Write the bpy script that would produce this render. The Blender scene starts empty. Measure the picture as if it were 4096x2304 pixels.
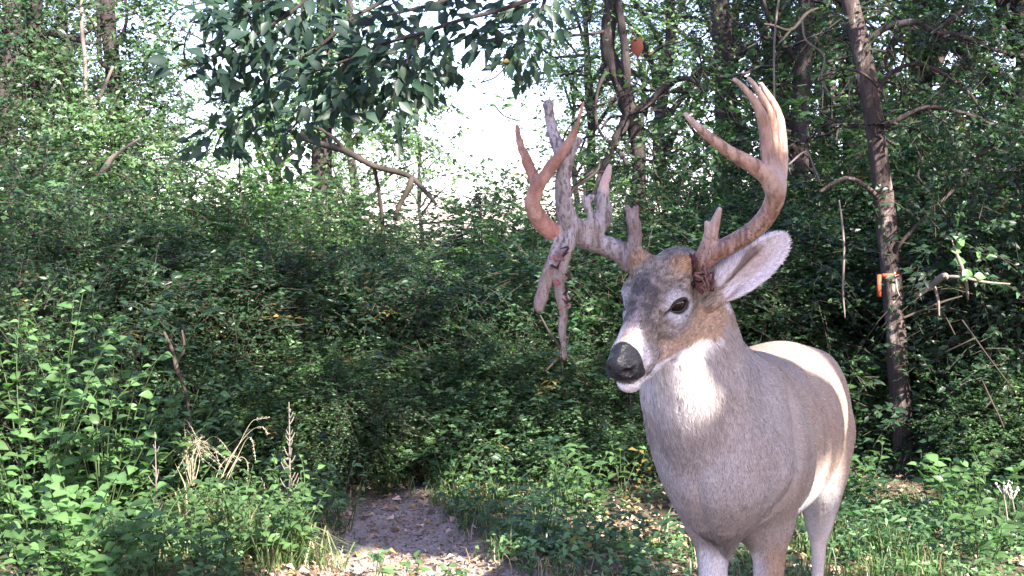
import bpy, math, random
import numpy as np
from mathutils import Vector

C = bpy.context.scene.collection
SC = bpy.context.scene
random.seed(7)
RNG = np.random.default_rng(11)

# ------------------------------------------------------------------ camera
CAMZ, FPX, PITCH = 1.2, 1236.0, math.atan(48.0 / 1236.0)
cam_data = bpy.data.cameras.new("camera")
cam = bpy.data.objects.new("camera", cam_data)
C.objects.link(cam)
cam_data.sensor_width = 36.0
cam_data.lens = 36.0 * FPX / 1024.0
cam_data.clip_start = 0.05
cam_data.clip_end = 900.0
cam.location = (0, 0, CAMZ)
cam.rotation_euler = (math.pi / 2 - PITCH, 0, 0)
SC.camera = cam

# ------------------------------------------------------------------ sky, sun, exposure
TO_SUN = np.array([0.46, -0.67, 0.58]); TO_SUN /= np.linalg.norm(TO_SUN)
world = bpy.data.worlds.new("World")
SC.world = world
world.use_nodes = True
wn, wl = world.node_tree.nodes, world.node_tree.links
for n in list(wn):
    wn.remove(n)
sky = wn.new("ShaderNodeTexSky")
sky.sky_type = 'NISHITA'
sky.sun_disc = False
sky.sun_elevation = math.asin(TO_SUN[2])
sky.sun_rotation = math.atan2(TO_SUN[0], TO_SUN[1])
sky.air_density = 1.0
sky.dust_density = 0.9
sky.ozone_density = 1.0
tint = wn.new("ShaderNodeMix"); tint.data_type = 'RGBA'; tint.blend_type = 'MULTIPLY'
tint.inputs[0].default_value = 1.0
tint.inputs[7].default_value = (1.12, 0.94, 1.14, 1)
bg = wn.new("ShaderNodeBackground"); bg.inputs[1].default_value = 0.12
wo = wn.new("ShaderNodeOutputWorld")
wl.new(sky.outputs[0], tint.inputs[6]); wl.new(tint.outputs[2], bg.inputs[0]); wl.new(bg.outputs[0], wo.inputs[0])

sun_data = bpy.data.lights.new("sun", 'SUN')
sun_data.energy = 5.0
sun_data.angle = math.radians(0.5)
sun_data.color = (1.0, 0.93, 0.84)
sun = bpy.data.objects.new("sun", sun_data)
C.objects.link(sun)
sun.rotation_euler = Vector(TO_SUN).to_track_quat('Z', 'Y').to_euler()
sun.location = (6, -5, 9)

SC.view_settings.view_transform = 'Standard'
SC.view_settings.look = 'None'
SC.view_settings.gamma = 1.0
SC.view_settings.use_curve_mapping = False
SC.view_settings.exposure = 2.42
SC.render.engine = 'CYCLES'
SC.cycles.use_denoising = True
SC.cycles.denoising_prefilter = 'ACCURATE'
SC.cycles.max_bounces = 6
SC.cycles.diffuse_bounces = 3
SC.cycles.glossy_bounces = 2
SC.cycles.transmission_bounces = 4
SC.cycles.transparent_max_bounces = 4
SC.cycles.sample_clamp_indirect = 6.0

# ------------------------------------------------------------------ helpers
def P(px, py, Y):
    """World point that stands Y metres in front of the camera under pixel (px, py) of the 1024 x 576 picture."""
    a = (288.0 - py) / FPX
    d = Y / (math.cos(PITCH) + a * math.sin(PITCH))      # distance along the optical axis
    return np.array([(px - 512.0) / FPX * d, Y, CAMZ + d * (a * math.cos(PITCH) - math.sin(PITCH))])

def nrm(v):
    v = np.asarray(v, float)
    return v / np.maximum(np.linalg.norm(v, axis=-1, keepdims=True), 1e-9)

def mesh_np(name, V, F, mat=None, cols=None, smooth=True, normals=None):
    """F: (n,3) or (n,4) int array, or a list of such arrays."""
    me = bpy.data.meshes.new(name)
    V = np.asarray(V, np.float32)
    Fs = F if isinstance(F, list) else [F]
    Fs = [np.asarray(f, np.int32) for f in Fs if len(f)]
    loops = np.concatenate([f.ravel() for f in Fs])
    sizes = np.concatenate([np.full(len(f), f.shape[1], np.int32) for f in Fs])
    starts = np.concatenate([[0], np.cumsum(sizes)[:-1]]).astype(np.int32)
    me.vertices.add(len(V)); me.vertices.foreach_set("co", V.ravel())
    me.loops.add(len(loops)); me.loops.foreach_set("vertex_index", loops)
    me.polygons.add(len(sizes)); me.polygons.foreach_set("loop_start", starts)
    me.update(calc_edges=True)
    if smooth:
        me.polygons.foreach_set("use_smooth", np.ones(len(sizes), bool))
    if cols is not None:
        ca = me.color_attributes.new("Col", 'FLOAT_COLOR', 'POINT')
        c4 = np.ones((len(V), 4), np.float32); c4[:, :3] = cols
        ca.data.foreach_set("color", c4.ravel())
    if normals is not None:
        me.normals_split_custom_set_from_vertices(np.asarray(normals, np.float32).tolist())
    if mat is not None:
        me.materials.append(mat)
    return me

def link(name, me, parent=None, loc=None, kind=None):
    o = bpy.data.objects.new(name, me)
    C.objects.link(o)
    if parent is not None:
        o.parent = parent
    if loc is not None:
        o.location = [float(v) for v in loc]
    if kind:
        o["kind"] = kind
    return o

def thing(name, label, cat, loc=(0, 0, 0), group=None, me=None):
    o = bpy.data.objects.new(name, me); C.objects.link(o)
    o.location = [float(v) for v in loc]
    o["label"] = label; o["category"] = cat
    if group:
        o["group"] = group
    return o

def mat_new(name):
    m = bpy.data.materials.new(name); m.use_nodes = True
    nt = m.node_tree
    for n in list(nt.nodes):
        nt.nodes.remove(n)
    out = nt.nodes.new("ShaderNodeOutputMaterial")
    return m, nt, out

def noise_node(nt, scale, detail=4, rough=0.6, coord=None, vec_scale=None):
    n = nt.nodes.new("ShaderNodeTexNoise"); n.inputs['Scale'].default_value = scale
    n.inputs['Detail'].default_value = detail; n.inputs['Roughness'].default_value = rough
    tc = nt.nodes.new("ShaderNodeTexCoord")
    src = tc.outputs['Object']
    if vec_scale:
        mp = nt.nodes.new("ShaderNodeMapping"); mp.inputs['Scale'].default_value = vec_scale
        nt.links.new(src, mp.inputs[0]); src = mp.outputs[0]
    nt.links.new(src, n.inputs['Vector'])
    return n

def ramp_node(nt, stops):
    r = nt.nodes.new("ShaderNodeValToRGB")
    el = r.color_ramp.elements
    while len(el) < len(stops):
        el.new(0.5)
    for e, (p, c) in zip(el, stops):
        e.position = p; e.color = (*c, 1)
    return r

def mat_noise(name, stops, scale=20, rough=0.8, spec=0.3, bump=0.0, bscale=None, vec_scale=None, detail=6):
    m, nt, out = mat_new(name)
    b = nt.nodes.new("ShaderNodeBsdfPrincipled")
    b.inputs['Roughness'].default_value = rough
    b.inputs['Specular IOR Level'].default_value = spec
    n = noise_node(nt, scale, detail, 0.65, vec_scale=vec_scale)
    r = ramp_node(nt, stops)
    nt.links.new(n.outputs[0], r.inputs[0]); nt.links.new(r.outputs[0], b.inputs['Base Color'])
    if bump:
        n2 = noise_node(nt, bscale or scale * 2, 6, 0.7, vec_scale=vec_scale)
        bp = nt.nodes.new("ShaderNodeBump"); bp.inputs['Strength'].default_value = bump; bp.inputs['Distance'].default_value = 0.02
        nt.links.new(n2.outputs[0], bp.inputs['Height']); nt.links.new(bp.outputs[0], b.inputs['Normal'])
    nt.links.new(b.outputs[0], out.inputs[0])
    return m

def mat_attr(name, rough=0.8, spec=0.2, transl=0.0, noise_amt=0.0, nscale=200, bump=0.0, bscale=150, gain=1.0):
    """Base colour from the mesh colour attribute Col, modulated by a fine noise; optional translucency for leaves."""
    m, nt, out = mat_new(name)
    b = nt.nodes.new("ShaderNodeBsdfPrincipled")
    b.inputs['Roughness'].default_value = rough
    b.inputs['Specular IOR Level'].default_value = spec
    a = nt.nodes.new("ShaderNodeVertexColor"); a.layer_name = "Col"
    col = a.outputs[0]
    if noise_amt:
        n = noise_node(nt, nscale, 4, 0.7)
        mr = nt.nodes.new("ShaderNodeMapRange")
        mr.inputs[1].default_value = 0.3; mr.inputs[2].default_value = 0.7
        mr.inputs[3].default_value = 1 - noise_amt; mr.inputs[4].default_value = 1 + noise_amt
        nt.links.new(n.outputs[0], mr.inputs[0])
        mx = nt.nodes.new("ShaderNodeVectorMath"); mx.operation = 'SCALE'
        nt.links.new(col, mx.inputs[0]); nt.links.new(mr.outputs[0], mx.inputs['Scale'])
        col = mx.outputs[0]
    nt.links.new(col, b.inputs['Base Color'])
    if bump:
        n2 = noise_node(nt, bscale, 4, 0.7)
        bp = nt.nodes.new("ShaderNodeBump"); bp.inputs['Strength'].default_value = bump; bp.inputs['Distance'].default_value = 0.004
        nt.links.new(n2.outputs[0], bp.inputs['Height']); nt.links.new(bp.outputs[0], b.inputs['Normal'])
    sh = b.outputs[0]
    if transl:
        t = nt.nodes.new("ShaderNodeBsdfTranslucent")
        hs = nt.nodes.new("ShaderNodeVectorMath"); hs.operation = 'MULTIPLY'
        hs.inputs[1].default_value = (1.3, 1.6, 0.8)
        nt.links.new(col, hs.inputs[0]); nt.links.new(hs.outputs[0], t.inputs[0])
        mx = nt.nodes.new("ShaderNodeMixShader"); mx.inputs[0].default_value = transl
        nt.links.new(sh, mx.inputs[1]); nt.links.new(t.outputs[0], mx.inputs[2]); sh = mx.outputs[0]
    nt.links.new(sh, out.inputs[0])
    return m

# value noise in numpy, for shapes and masks
def vnoise(p, scale=1.0, seed=0):
    p = np.asarray(p, float) * scale
    i = np.floor(p).astype(np.int64); f = p - i
    f = f * f * (3 - 2 * f)
    d = p.shape[-1]
    out = np.zeros(p.shape[:-1])
    K = np.array([73856093, 19349663, 83492791])[:d]
    for c in range(2 ** d):
        off = np.array([(c >> k) & 1 for k in range(d)])
        h = ((i + off) * K).sum(-1) + seed * 9781
        h = (h ^ (h >> 13)) * 1274126177 & 0x7fffffff
        h = (h ^ (h >> 16)) & 0xffff
        w = np.prod(np.where(off == 1, f, 1 - f), axis=-1)
        out += w * h / 65535.0
    return out

def fbm(p, scale=1.0, octaves=4, seed=0):
    a, s, t = 0.5, 0.0, 0.0
    for k in range(octaves):
        s = s + a * vnoise(p, scale * 2 ** k, seed + k); t += a; a *= 0.5
    return s / t

def catmull(pts, n):
    pts = np.asarray(pts, float)
    ext = np.vstack([2 * pts[0] - pts[1], pts, 2 * pts[-1] - pts[-2]])
    out = []
    segs = len(pts) - 1
    for t in np.linspace(0, segs, n):
        k = min(int(t), segs - 1); u = t - k
        p0, p1, p2, p3 = ext[k:k + 4]
        out.append(0.5 * ((2 * p1) + (-p0 + p2) * u + (2 * p0 - 5 * p1 + 4 * p2 - p3) * u * u + (-p0 + 3 * p1 - 3 * p2 + p3) * u ** 3))
    return np.array(out)

class Geo:
    """Collects vertices, faces and point colours of ONE object."""
    def __init__(s):
        s.V, s.Q, s.T, s.K, s.n = [], [], [], [], 0
    def add(s, V, F, col=(0.5, 0.5, 0.5)):
        V = np.asarray(V, float)
        F = np.asarray(F, np.int64) + s.n
        (s.Q if F.shape[1] == 4 else s.T).append(F)
        s.V.append(V)
        c = np.asarray(col, float)
        s.K.append(np.broadcast_to(c, (len(V), 3)).copy() if c.ndim == 1 else c)
        s.n += len(V)
    def tube(s, pts, radii, seg=8, col=(0.5, 0.5, 0.5), rough=0.0, res=None, flat=None, seed=0):
        pts = np.asarray(pts, float); radii = np.asarray(radii, float)
        if res:
            t0 = np.linspace(0, 1, len(pts)); t1 = np.linspace(0, 1, res)
            radii = np.interp(t1, t0, radii); pts = catmull(pts, res)
        T = nrm(np.gradient(pts, axis=0))
        ref = np.array([0.31, 0.17, 0.93]) if abs(T[0][2]) < 0.85 else np.array([0.9, 0.3, 0.1])
        N = []
        n = nrm(ref - T[0] * np.dot(ref, T[0]))
        for t in T:
            n = nrm(n - t * np.dot(n, t)); N.append(n)
        N = np.array(N); B = np.cross(T, N)
        a = np.linspace(0, 2 * np.pi, seg, endpoint=False)
        ring = np.cos(a)[None, :, None] * N[:, None] + np.sin(a)[None, :, None] * B[:, None] * (flat or 1.0)
        r = radii[:, None, None] * np.ones((1, seg, 1))
        if rough:
            q = pts[:, None] + ring * radii[:, None, None]
            r = r * (1 + rough * (fbm(q * np.array([1, 1, .35]), 28, 3, seed)[..., None] - 0.5) * 2)
        V = (pts[:, None] + ring * r).reshape(-1, 3)
        m = len(pts)
        i = np.arange(m - 1)[:, None] * seg; j = np.arange(seg)[None]; j2 = (j + 1) % seg
        F = np.stack([i + j, i + j2, i + seg + j2, i + seg + j], -1).reshape(-1, 4)
        s.add(V, F, col)
        tri = lambda b: np.array([[b, b + k, b + k + 1] for k in range(1, seg - 1)])
        base = s.n - len(V)
        s.T.append(tri(base)[:, ::-1]); s.T.append(tri(base + (m - 1) * seg))
        return V
    def box(s, c, ax, half, col=(0.5, 0.5, 0.5)):
        ax = [nrm(a) for a in ax]
        V = [np.asarray(c) + sum(sg[k] * half[k] * ax[k] for k in range(3)) for sg in
             [(-1, -1, -1), (1, -1, -1), (1, 1, -1), (-1, 1, -1), (-1, -1, 1), (1, -1, 1), (1, 1, 1), (-1, 1, 1)]]
        s.add(V, [[0, 3, 2, 1], [4, 5, 6, 7], [0, 1, 5, 4], [1, 2, 6, 5], [2, 3, 7, 6], [3, 0, 4, 7]], col)
    def mesh(s, name, mat, smooth=True):
        F = []
        if s.Q: F.append(np.concatenate(s.Q))
        if s.T: F.append(np.concatenate(s.T))
        return mesh_np(name, np.concatenate(s.V), F, mat, np.concatenate(s.K), smooth)
# ================================================================== materials of the wood
M_LEAF = mat_attr("leaf", rough=0.42, spec=0.5, transl=0.42)
M_LEAF_DRY = mat_attr("dry_leaf", rough=0.8, spec=0.2, transl=0.2)
M_STRAW = mat_attr("straw", rough=0.6, spec=0.3)
M_BARK = mat_noise("bark", [(0, (.020, .016, .015)), (.5, (.055, .045, .043)), (1, (.13, .11, .105))], scale=34, rough=.95, spec=.1, bump=1.0, bscale=60, vec_scale=(1, 1, .22))
M_BARK_PEEL = mat_noise("peeling_bark", [(0, (.022, .017, .016)), (.50, (.070, .054, .050)), (.60, (.11, .085, .078)), (.67, (.34, .28, .24)), (1, (.45, .38, .33))], scale=13, rough=.95, spec=.1, bump=1.0, bscale=48, vec_scale=(1, 1, .30))
M_TWIG = mat_noise("twig", [(0, (.025, .020, .016)), (1, (.09, .075, .06))], scale=30, rough=.9, spec=.15)
M_DEAD = mat_noise("dead_wood", [(0, (.085, .072, .062)), (1, (.26, .22, .19))], scale=40, rough=.85, spec=.15, vec_scale=(1, 1, .3))

# ================================================================== ground
def path_x(Y):
    return np.interp(Y, [0, 3.6, 4.4, 5.0, 5.5, 5.95, 6.6], [-.20, -.34, -.40, -.45, -.53, -.68, -.9])
def path_w(Y):
    return np.interp(Y, [0, 3.6, 4.4, 5.0, 5.5, 5.95, 6.6], [.60, .60, .52, .38, .30, .21, .05])
def bare(X, Y):
    """1 where the trodden earth shows."""
    n = (fbm(np.stack([X, Y], -1), 2.8, 4, 41) - .5) * 1.1
    d = np.abs(X - path_x(Y)) / path_w(Y) + n
    return 1 - sm0(d, .75, 1.15)
def sm0(x, a, b):
    t = np.clip((x - a) / (b - a), 0, 1)
    return t * t * (3 - 2 * t)

def ground_z(X, Y):
    p = np.stack([X, Y], -1)
    far = np.clip((np.hypot(X, Y - 4) - 9) / 30, 0, 1)
    return (fbm(p, 1.1, 3, 31) - .5) * .10 + (fbm(p, 7, 2, 33) - .5) * .035 + (fbm(p, 26, 2, 35) - .5) * .018 * (far < .1) - .035 * bare(X, Y) - .02

def ground_axis(lo, hi, near_lo, near_hi, h):
    a = list(np.arange(near_lo, near_hi, h))
    x, s = near_hi, h
    while x < hi:
        a.append(x); s *= 1.28; x += s
    x, s, l = near_lo, h, []
    while x > lo:
        s *= 1.28; x -= s; l.append(x)
    return np.array(l[::-1] + a)
gx, gy = ground_axis(-420, 420, -3.2, 3.2, .035), ground_axis(-120, 600, 2.6, 7.5, .035)
GX, GY = np.meshgrid(gx, gy, indexing='ij')
GZ = ground_z(GX, GY)
V = np.stack([GX, GY, GZ], -1).reshape(-1, 3)
ni, nj = GX.shape
i = np.arange(ni - 1)[:, None] * nj; j = np.arange(nj - 1)[None]
F = np.stack([i + j, i + nj + j, i + nj + j + 1, i + j + 1], -1).reshape(-1, 4)
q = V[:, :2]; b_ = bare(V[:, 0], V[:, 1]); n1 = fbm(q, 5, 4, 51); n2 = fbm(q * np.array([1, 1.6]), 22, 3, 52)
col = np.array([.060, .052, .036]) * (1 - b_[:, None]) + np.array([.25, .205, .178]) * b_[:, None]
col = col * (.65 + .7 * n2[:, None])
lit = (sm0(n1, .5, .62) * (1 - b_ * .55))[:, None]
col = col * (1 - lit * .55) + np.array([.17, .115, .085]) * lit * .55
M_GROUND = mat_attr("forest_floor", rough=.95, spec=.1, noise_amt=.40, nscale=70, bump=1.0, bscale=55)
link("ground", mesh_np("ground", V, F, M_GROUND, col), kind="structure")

# ================================================================== leaves and twigs
def leaf_geo(Pp, D, Nn, L, W, fold=.22, droop=.12):
    """Leaf blades folded along the midrib: 5 vertices, 4 triangles each."""
    n = len(Pp)
    D = nrm(D); S = nrm(np.cross(D, Nn)); N2 = np.cross(S, D)
    L = np.broadcast_to(L, (n,))[:, None]; W = np.broadcast_to(W, (n,))[:, None]
    mid = Pp + D * L * .42
    l = Pp + D * L * .38 + S * W * .5 + N2 * W * fold
    r = Pp + D * L * .38 - S * W * .5 + N2 * W * fold
    tip = Pp + D * L - N2 * L * droop
    V = np.stack([Pp, r, mid, l, tip], 1).reshape(-1, 3)
    i = np.arange(n)[:, None] * 5
    T = np.concatenate([i + [0, 1, 2], i + [0, 2, 3], i + [3, 2, 4], i + [2, 1, 4]])
    return V, T

def twig_geo(A, B, ra, rb):
    """Three-sided tapered sticks from A to B."""
    D = nrm(B - A); ref = np.where(np.abs(D[:, 2:3]) > .8, [[1., 0, 0]], [[0, 0, 1.]])
    U = nrm(np.cross(D, ref)); W = np.cross(D, U)
    r = []
    for Q, rad in ((A, ra), (B, rb)):
        rad = np.broadcast_to(rad, (len(A),))[:, None]
        for k in range(3):
            a = 2 * np.pi * k / 3
            r.append(Q + (U * math.cos(a) + W * math.sin(a)) * rad)
    V = np.stack(r, 1).reshape(-1, 3)
    i = np.arange(len(A))[:, None] * 6
    T = np.concatenate([i + t for t in ([0, 1, 4], [0, 4, 3], [1, 2, 5], [1, 5, 4], [2, 0, 3], [2, 3, 5])])
    return V, T

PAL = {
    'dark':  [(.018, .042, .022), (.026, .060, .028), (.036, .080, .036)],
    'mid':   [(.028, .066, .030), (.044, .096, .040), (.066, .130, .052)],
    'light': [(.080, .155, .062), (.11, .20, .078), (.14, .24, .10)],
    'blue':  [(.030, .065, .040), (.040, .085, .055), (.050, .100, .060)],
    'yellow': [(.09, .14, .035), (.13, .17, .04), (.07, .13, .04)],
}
def pal(name, n, rg):
    a = np.array(PAL[name]); c = a[rg.integers(0, len(a), n)]
    c = c * rg.normal(1, .18, (n, 1)).clip(.5, 1.6)
    y = rg.random(n) < .008
    c[y] = np.array([.22, .17, .05])
    return c

def sprays(S, D, length, K, leafL, leafW, palette, rg, droop=.35, flat=.6):
    """Leafy shoots: start S, direction D. Returns leaves (V,T,C) and shoot sticks (V,T,C)."""
    n = len(S)
    length = length * rg.uniform(.6, 1.25, n)
    D = nrm(D)
    t = (np.arange(K) + .6) / K
    tt = t[None, :, None]
    bend = np.array([0, 0, -1.0])[None, None] * (tt ** 2) * droop * length[:, None, None]
    X = S[:, None] + D[:, None] * tt * length[:, None, None] + bend
    side = nrm(np.cross(D, [0, 0, 1.0]) + 1e-6)
    sgn = np.where(np.arange(K) % 2 == 0, 1, -1)[None, :, None]
    ld = nrm(side[:, None] * sgn * .9 + D[:, None] * .55 + rg.normal(0, .35, (n, K, 3)) + np.array([0, 0, -.18]))
    ln = nrm(np.array([0, 0, 1.0]) * flat + rg.normal(0, .45, (n, K, 3)) + np.array([.15, -.3, 0]))
    X = X + rg.normal(0, leafL * .15, X.shape)
    sz = rg.uniform(.55, 1.2, (n, K)) * (1.05 - .35 * t[None])
    V, T = leaf_geo(X.reshape(-1, 3), ld.reshape(-1, 3), ln.reshape(-1, 3), (leafL * sz).ravel(), (leafW * sz).ravel(), fold=.2, droop=.15)
    base = pal(palette, n, rg)
    C_ = np.repeat(np.repeat(base, K, 0) * rg.normal(1, .14, (n * K, 1)).clip(.5, 1.5), 5, 0)
    mid = S + D * length[:, None] * .55 + np.array([0, 0, -1.0]) * (.3 * droop * length[:, None])
    end = S + D * length[:, None] + np.array([0, 0, -1.0]) * (droop * length[:, None])
    V1, T1 = twig_geo(S, mid, .0028, .0018); V2, T2 = twig_geo(mid, end, .0018, .0007)
    return (V, T, C_), (np.concatenate([V1, V2]), np.concatenate([T1, T2 + len(V1)]))

def cloud(blobs, nspray, K, length, leafL, leafW, palette, rg, shell=.75, droop=.35, zmin=.03):
    """Foliage as shoots that start in and on a set of ellipsoidal masses [(centre, radii), ...]."""
    vol = np.array([np.prod(r) ** (2 / 3) for _, r in blobs]); vol /= vol.sum()
    bi = rg.choice(len(blobs), nspray, p=vol)
    Cc = np.array([b[0] for b in blobs])[bi]; Rr = np.array([b[1] for b in blobs])[bi]
    d = nrm(rg.normal(0, 1, (nspray, 3)))
    rad = rg.random(nspray) ** (1 - shell + .05)
    S = Cc + d * Rr * rad[:, None] * .92
    D = nrm(d + rg.normal(0, .35, (nspray, 3)) + np.array([0, 0, .25]))
    k = S[:, 2] > zmin
    S, D = S[k], D[k]
    return sprays(S, D, length, K, leafL, leafW, palette, rg, droop)

def leaf_mesh(name, parts):
    V, T, C_, o = [], [], [], 0
    for v, t, c in parts:
        V.append(v); T.append(t + o); C_.append(c); o += len(v)
    return mesh_np(name, np.concatenate(V), np.concatenate(T), M_LEAF, np.concatenate(C_), smooth=False)

def twig_mesh(name, parts, mat=None):
    V, T, o = [], [], 0
    for v, t in parts:
        V.append(v); T.append(t + o); o += len(v)
    return mesh_np(name, np.concatenate(V), np.concatenate(T), mat or M_TWIG, None, smooth=False)

# ---- bush prototypes: crown, shoots, stems; copies share them
def bush_proto(seed, R, Hh, leafL, palette, n=1300, K=11, lean=0.0):
    rg = np.random.default_rng(seed)
    blobs = []
    for k in range(16):
        a = rg.uniform(0, 2 * np.pi); rr = R * rg.uniform(.15, .72); z = Hh * rg.uniform(.15, .80)
        s = rg.uniform(.24, .42) * R * (1.15 - .45 * z / Hh)
        blobs.append(((rr * math.cos(a), rr * math.sin(a), z), (s * 1.15, s * 1.15, s * .95)))
    blobs.append(((0, 0, Hh * .42), (R * .7, R * .7, Hh * .36)))
    lf, tw = cloud(blobs, n, K, .30 * R ** .5, leafL, leafL * .5, palette, rg)
    g = Geo()
    for k in range(9):
        c = blobs[k][0]
        b0 = np.array([rg.normal(0, .06), rg.normal(0, .06), -.04]); b1 = np.array(c) * (.55, .55, .6) + rg.normal(0, .06, 3); b2 = np.array(c) + np.array([0, 0, .1])
        g.tube([b0, b1, b2], [.018, .012, .004], 6, res=9)
    return leaf_mesh("bush_crown_%d" % seed, [lf]), twig_mesh("bush_shoots_%d" % seed, [tw]), g.mesh("bush_stems_%d" % seed, M_TWIG)

BUSH = {
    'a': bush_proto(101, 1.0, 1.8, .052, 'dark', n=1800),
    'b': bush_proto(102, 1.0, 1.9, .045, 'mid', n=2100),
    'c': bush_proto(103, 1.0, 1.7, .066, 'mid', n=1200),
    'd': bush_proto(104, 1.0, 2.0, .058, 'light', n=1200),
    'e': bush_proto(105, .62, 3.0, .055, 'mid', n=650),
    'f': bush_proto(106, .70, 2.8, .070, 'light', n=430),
}
def bush(kind, px, Y, w, h, rot, label, group="bushes along the edge of the clearing", cat="bush"):
    """w: half width in metres, h: height in metres; stands at picture column px, Y metres away."""
    X = (px - 512) / FPX * Y
    t = thing("bush", label, cat, (X, Y, 0), group)
    cr, sh, st = BUSH[kind]
    base_h = {'a': 1.8, 'b': 1.9, 'c': 1.7, 'd': 2.0, 'e': 3.0, 'f': 2.8}[kind] * 1.12
    for nm, me in (("crown", cr), ("shoots", sh), ("stems", st)):
        link(nm, me, t, kind="stuff" if nm == "shoots" else None)
    t.rotation_euler = (0, 0, rot)
    t.scale = (w, w, h / base_h)
    return t
# ================================================================== the far wood: trees with open crowns
def tree_proto(seed, Hh, R, trunk_r, leafL, palette, n=1500, K=12, zlo=.25, blobs_n=20, spread=1.0):
    rg = np.random.default_rng(seed)
    g = Geo()
    tp = [np.array([0, 0, -.1])]
    for k in range(1, 6):
        tp.append(tp[-1] + np.array([rg.normal(0, .10), rg.normal(0, .10), Hh * .19]))
    g.tube(tp, np.linspace(trunk_r, trunk_r * .22, 6), 9, res=24, rough=.12, seed=seed)
    blobs = []; tpa = np.array(tp)
    for k in range(blobs_n):
        z = Hh * rg.uniform(zlo, 1.0)
        a = rg.uniform(0, 2 * np.pi); rr = R * rg.uniform(.2, .85) * math.sin(min(1, (1.08 - z / Hh) * 2.4) * 1.5)
        s = R * rg.uniform(.20, .36)
        root = np.array([np.interp(max(z - .25 * Hh, .5), tpa[:, 2], tpa[:, d]) for d in range(3)]); root[2] = max(z - Hh * rg.uniform(.06, .2), .6)
        c = np.array([rr * math.cos(a) + root[0], rr * math.sin(a) + root[1], z])
        blobs.append((tuple(c), (s * 1.2, s * 1.2, s * .65)))
        m = (root + c) / 2 + np.array([0, 0, .12 * R]) + rg.normal(0, .08, 3)
        g.tube([root, m, c, c + (c - m) * .4], [trunk_r * .35, trunk_r * .22, trunk_r * .12, trunk_r * .05], 6, res=12)
    lf, tw = cloud(blobs, n, K, .42, leafL, leafL * .52, palette, rg, shell=.55, droop=.5, zmin=.5)
    return leaf_mesh("tree_crown_%d" % seed, [lf]), twig_mesh("tree_twigs_%d" % seed, [tw]), g.mesh("tree_trunk_%d" % seed, M_BARK)

TREE = {
    'p': tree_proto(201, 7.5, 2.3, .13, .080, 'light', n=1050),
    'q': tree_proto(202, 8.5, 2.6, .16, .085, 'light', n=950, zlo=.18),  # light leaf tint stands in for haze on the far trees
    'r': tree_proto(203, 6.0, 1.9, .10, .070, 'mid', n=1350, zlo=.10),
    's': tree_proto(204, 10.0, 3.0, .20, .10, 'blue', n=900, zlo=.35),
}
def tree(kind, px, Y, s, rot, label, group="trees behind the bushes", sz=None):
    X = (px - 512) / FPX * Y
    t = thing("tree", label, "tree", (X, Y, 0), group)
    cr, tw, tr = TREE[kind]
    link("trunk", tr, t); link("crown", cr, t); link("twigs", tw, t, kind="stuff")
    t.rotation_euler = (0, 0, rot); t.scale = (s, s, sz or s)
    return t

def trunk_thing(name, label, limbs, mat, cat="tree", rough=.16, seg=14, group=None, base=None):
    """A tree whose trunk and limbs are given as point lists; limbs[0] is the trunk."""
    o = np.array(base if base is not None else limbs[0][0][:3], float)
    t = thing(name, label, cat, o, group)
    for k, l in enumerate(limbs):
        l = np.array(l, float); g = Geo()
        g.tube(l[:, :3] - o, l[:, 3], seg if k == 0 else 8, res=max(len(l) * (10 if k == 0 else 6), 8), rough=rough, seed=k + 3)
        link("trunk" if k == 0 else "branch", g.mesh(name + "_limb", mat), t)
    return t
# ================================================================== trees one can tell apart
def pl(rows):
    out = []
    for a, b, Y, w in rows:
        p = P(a, b, Y); out.append((p[0], p[1], p[2], w / 2 * Y / FPX))
    return out

# slender leaning tree at the right, bark partly peeled
t_right = trunk_thing("tree", "slender leaning tree with patchy peeling bark and an orange strap, right of the buck", [
    pl([(908, 486, 6.5, 27.0), (906, 470, 6.5, 22.5), (903, 440, 6.5, 21.6), (900, 400, 6.5, 20.7), (897, 350, 6.5, 20.2), (893, 300, 6.5, 19.8), (889, 250, 6.5, 19.8), (885, 210, 6.5, 19.8), (880, 170, 6.5, 19.4), (874, 120, 6.5, 18.9), (866, 70, 6.5, 18.4), (857, 30, 6.5, 18.0), (847, -10, 6.5, 17.1), (822, -110, 6.5, 15.3), (805, -230, 6.5, 12.6), (790, -420, 6.5, 6.3)]),
    pl([(876, 130, 6.5, 8), (895, 122, 6.4, 6), (925, 108, 6.3, 5), (960, 112, 6.2, 4), (1000, 128, 6.2, 3)]),
    pl([(861, 48, 6.5, 9), (885, 28, 6.45, 7), (915, 22, 6.4, 6), (935, 32, 6.35, 6), (962, 36, 6.3, 5), (995, 50, 6.3, 4), (1040, 58, 6.3, 3)]),
    pl([(935, 32, 6.35, 5), (950, 20, 6.3, 4), (968, 6, 6.3, 4), (985, -12, 6.3, 3)]),
    pl([(872, 100, 6.5, 6), (890, 74, 6.5, 5), (915, 64, 6.45, 4.5), (940, 72, 6.4, 4), (968, 92, 6.4, 3.5), (985, 118, 6.4, 3)]),
    pl([(885, 205, 6.5, 6), (870, 190, 6.45, 5), (850, 178, 6.4, 4), (832, 184, 6.4, 4), (820, 192, 6.4, 3)]),
    pl([(890, 260, 6.5, 5), (905, 238, 6.4, 4), (935, 208, 6.4, 3.5), (962, 180, 6.4, 3), (990, 140, 6.4, 2)]),
], M_BARK_PEEL, seg=20)
tw = t_right.children
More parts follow.
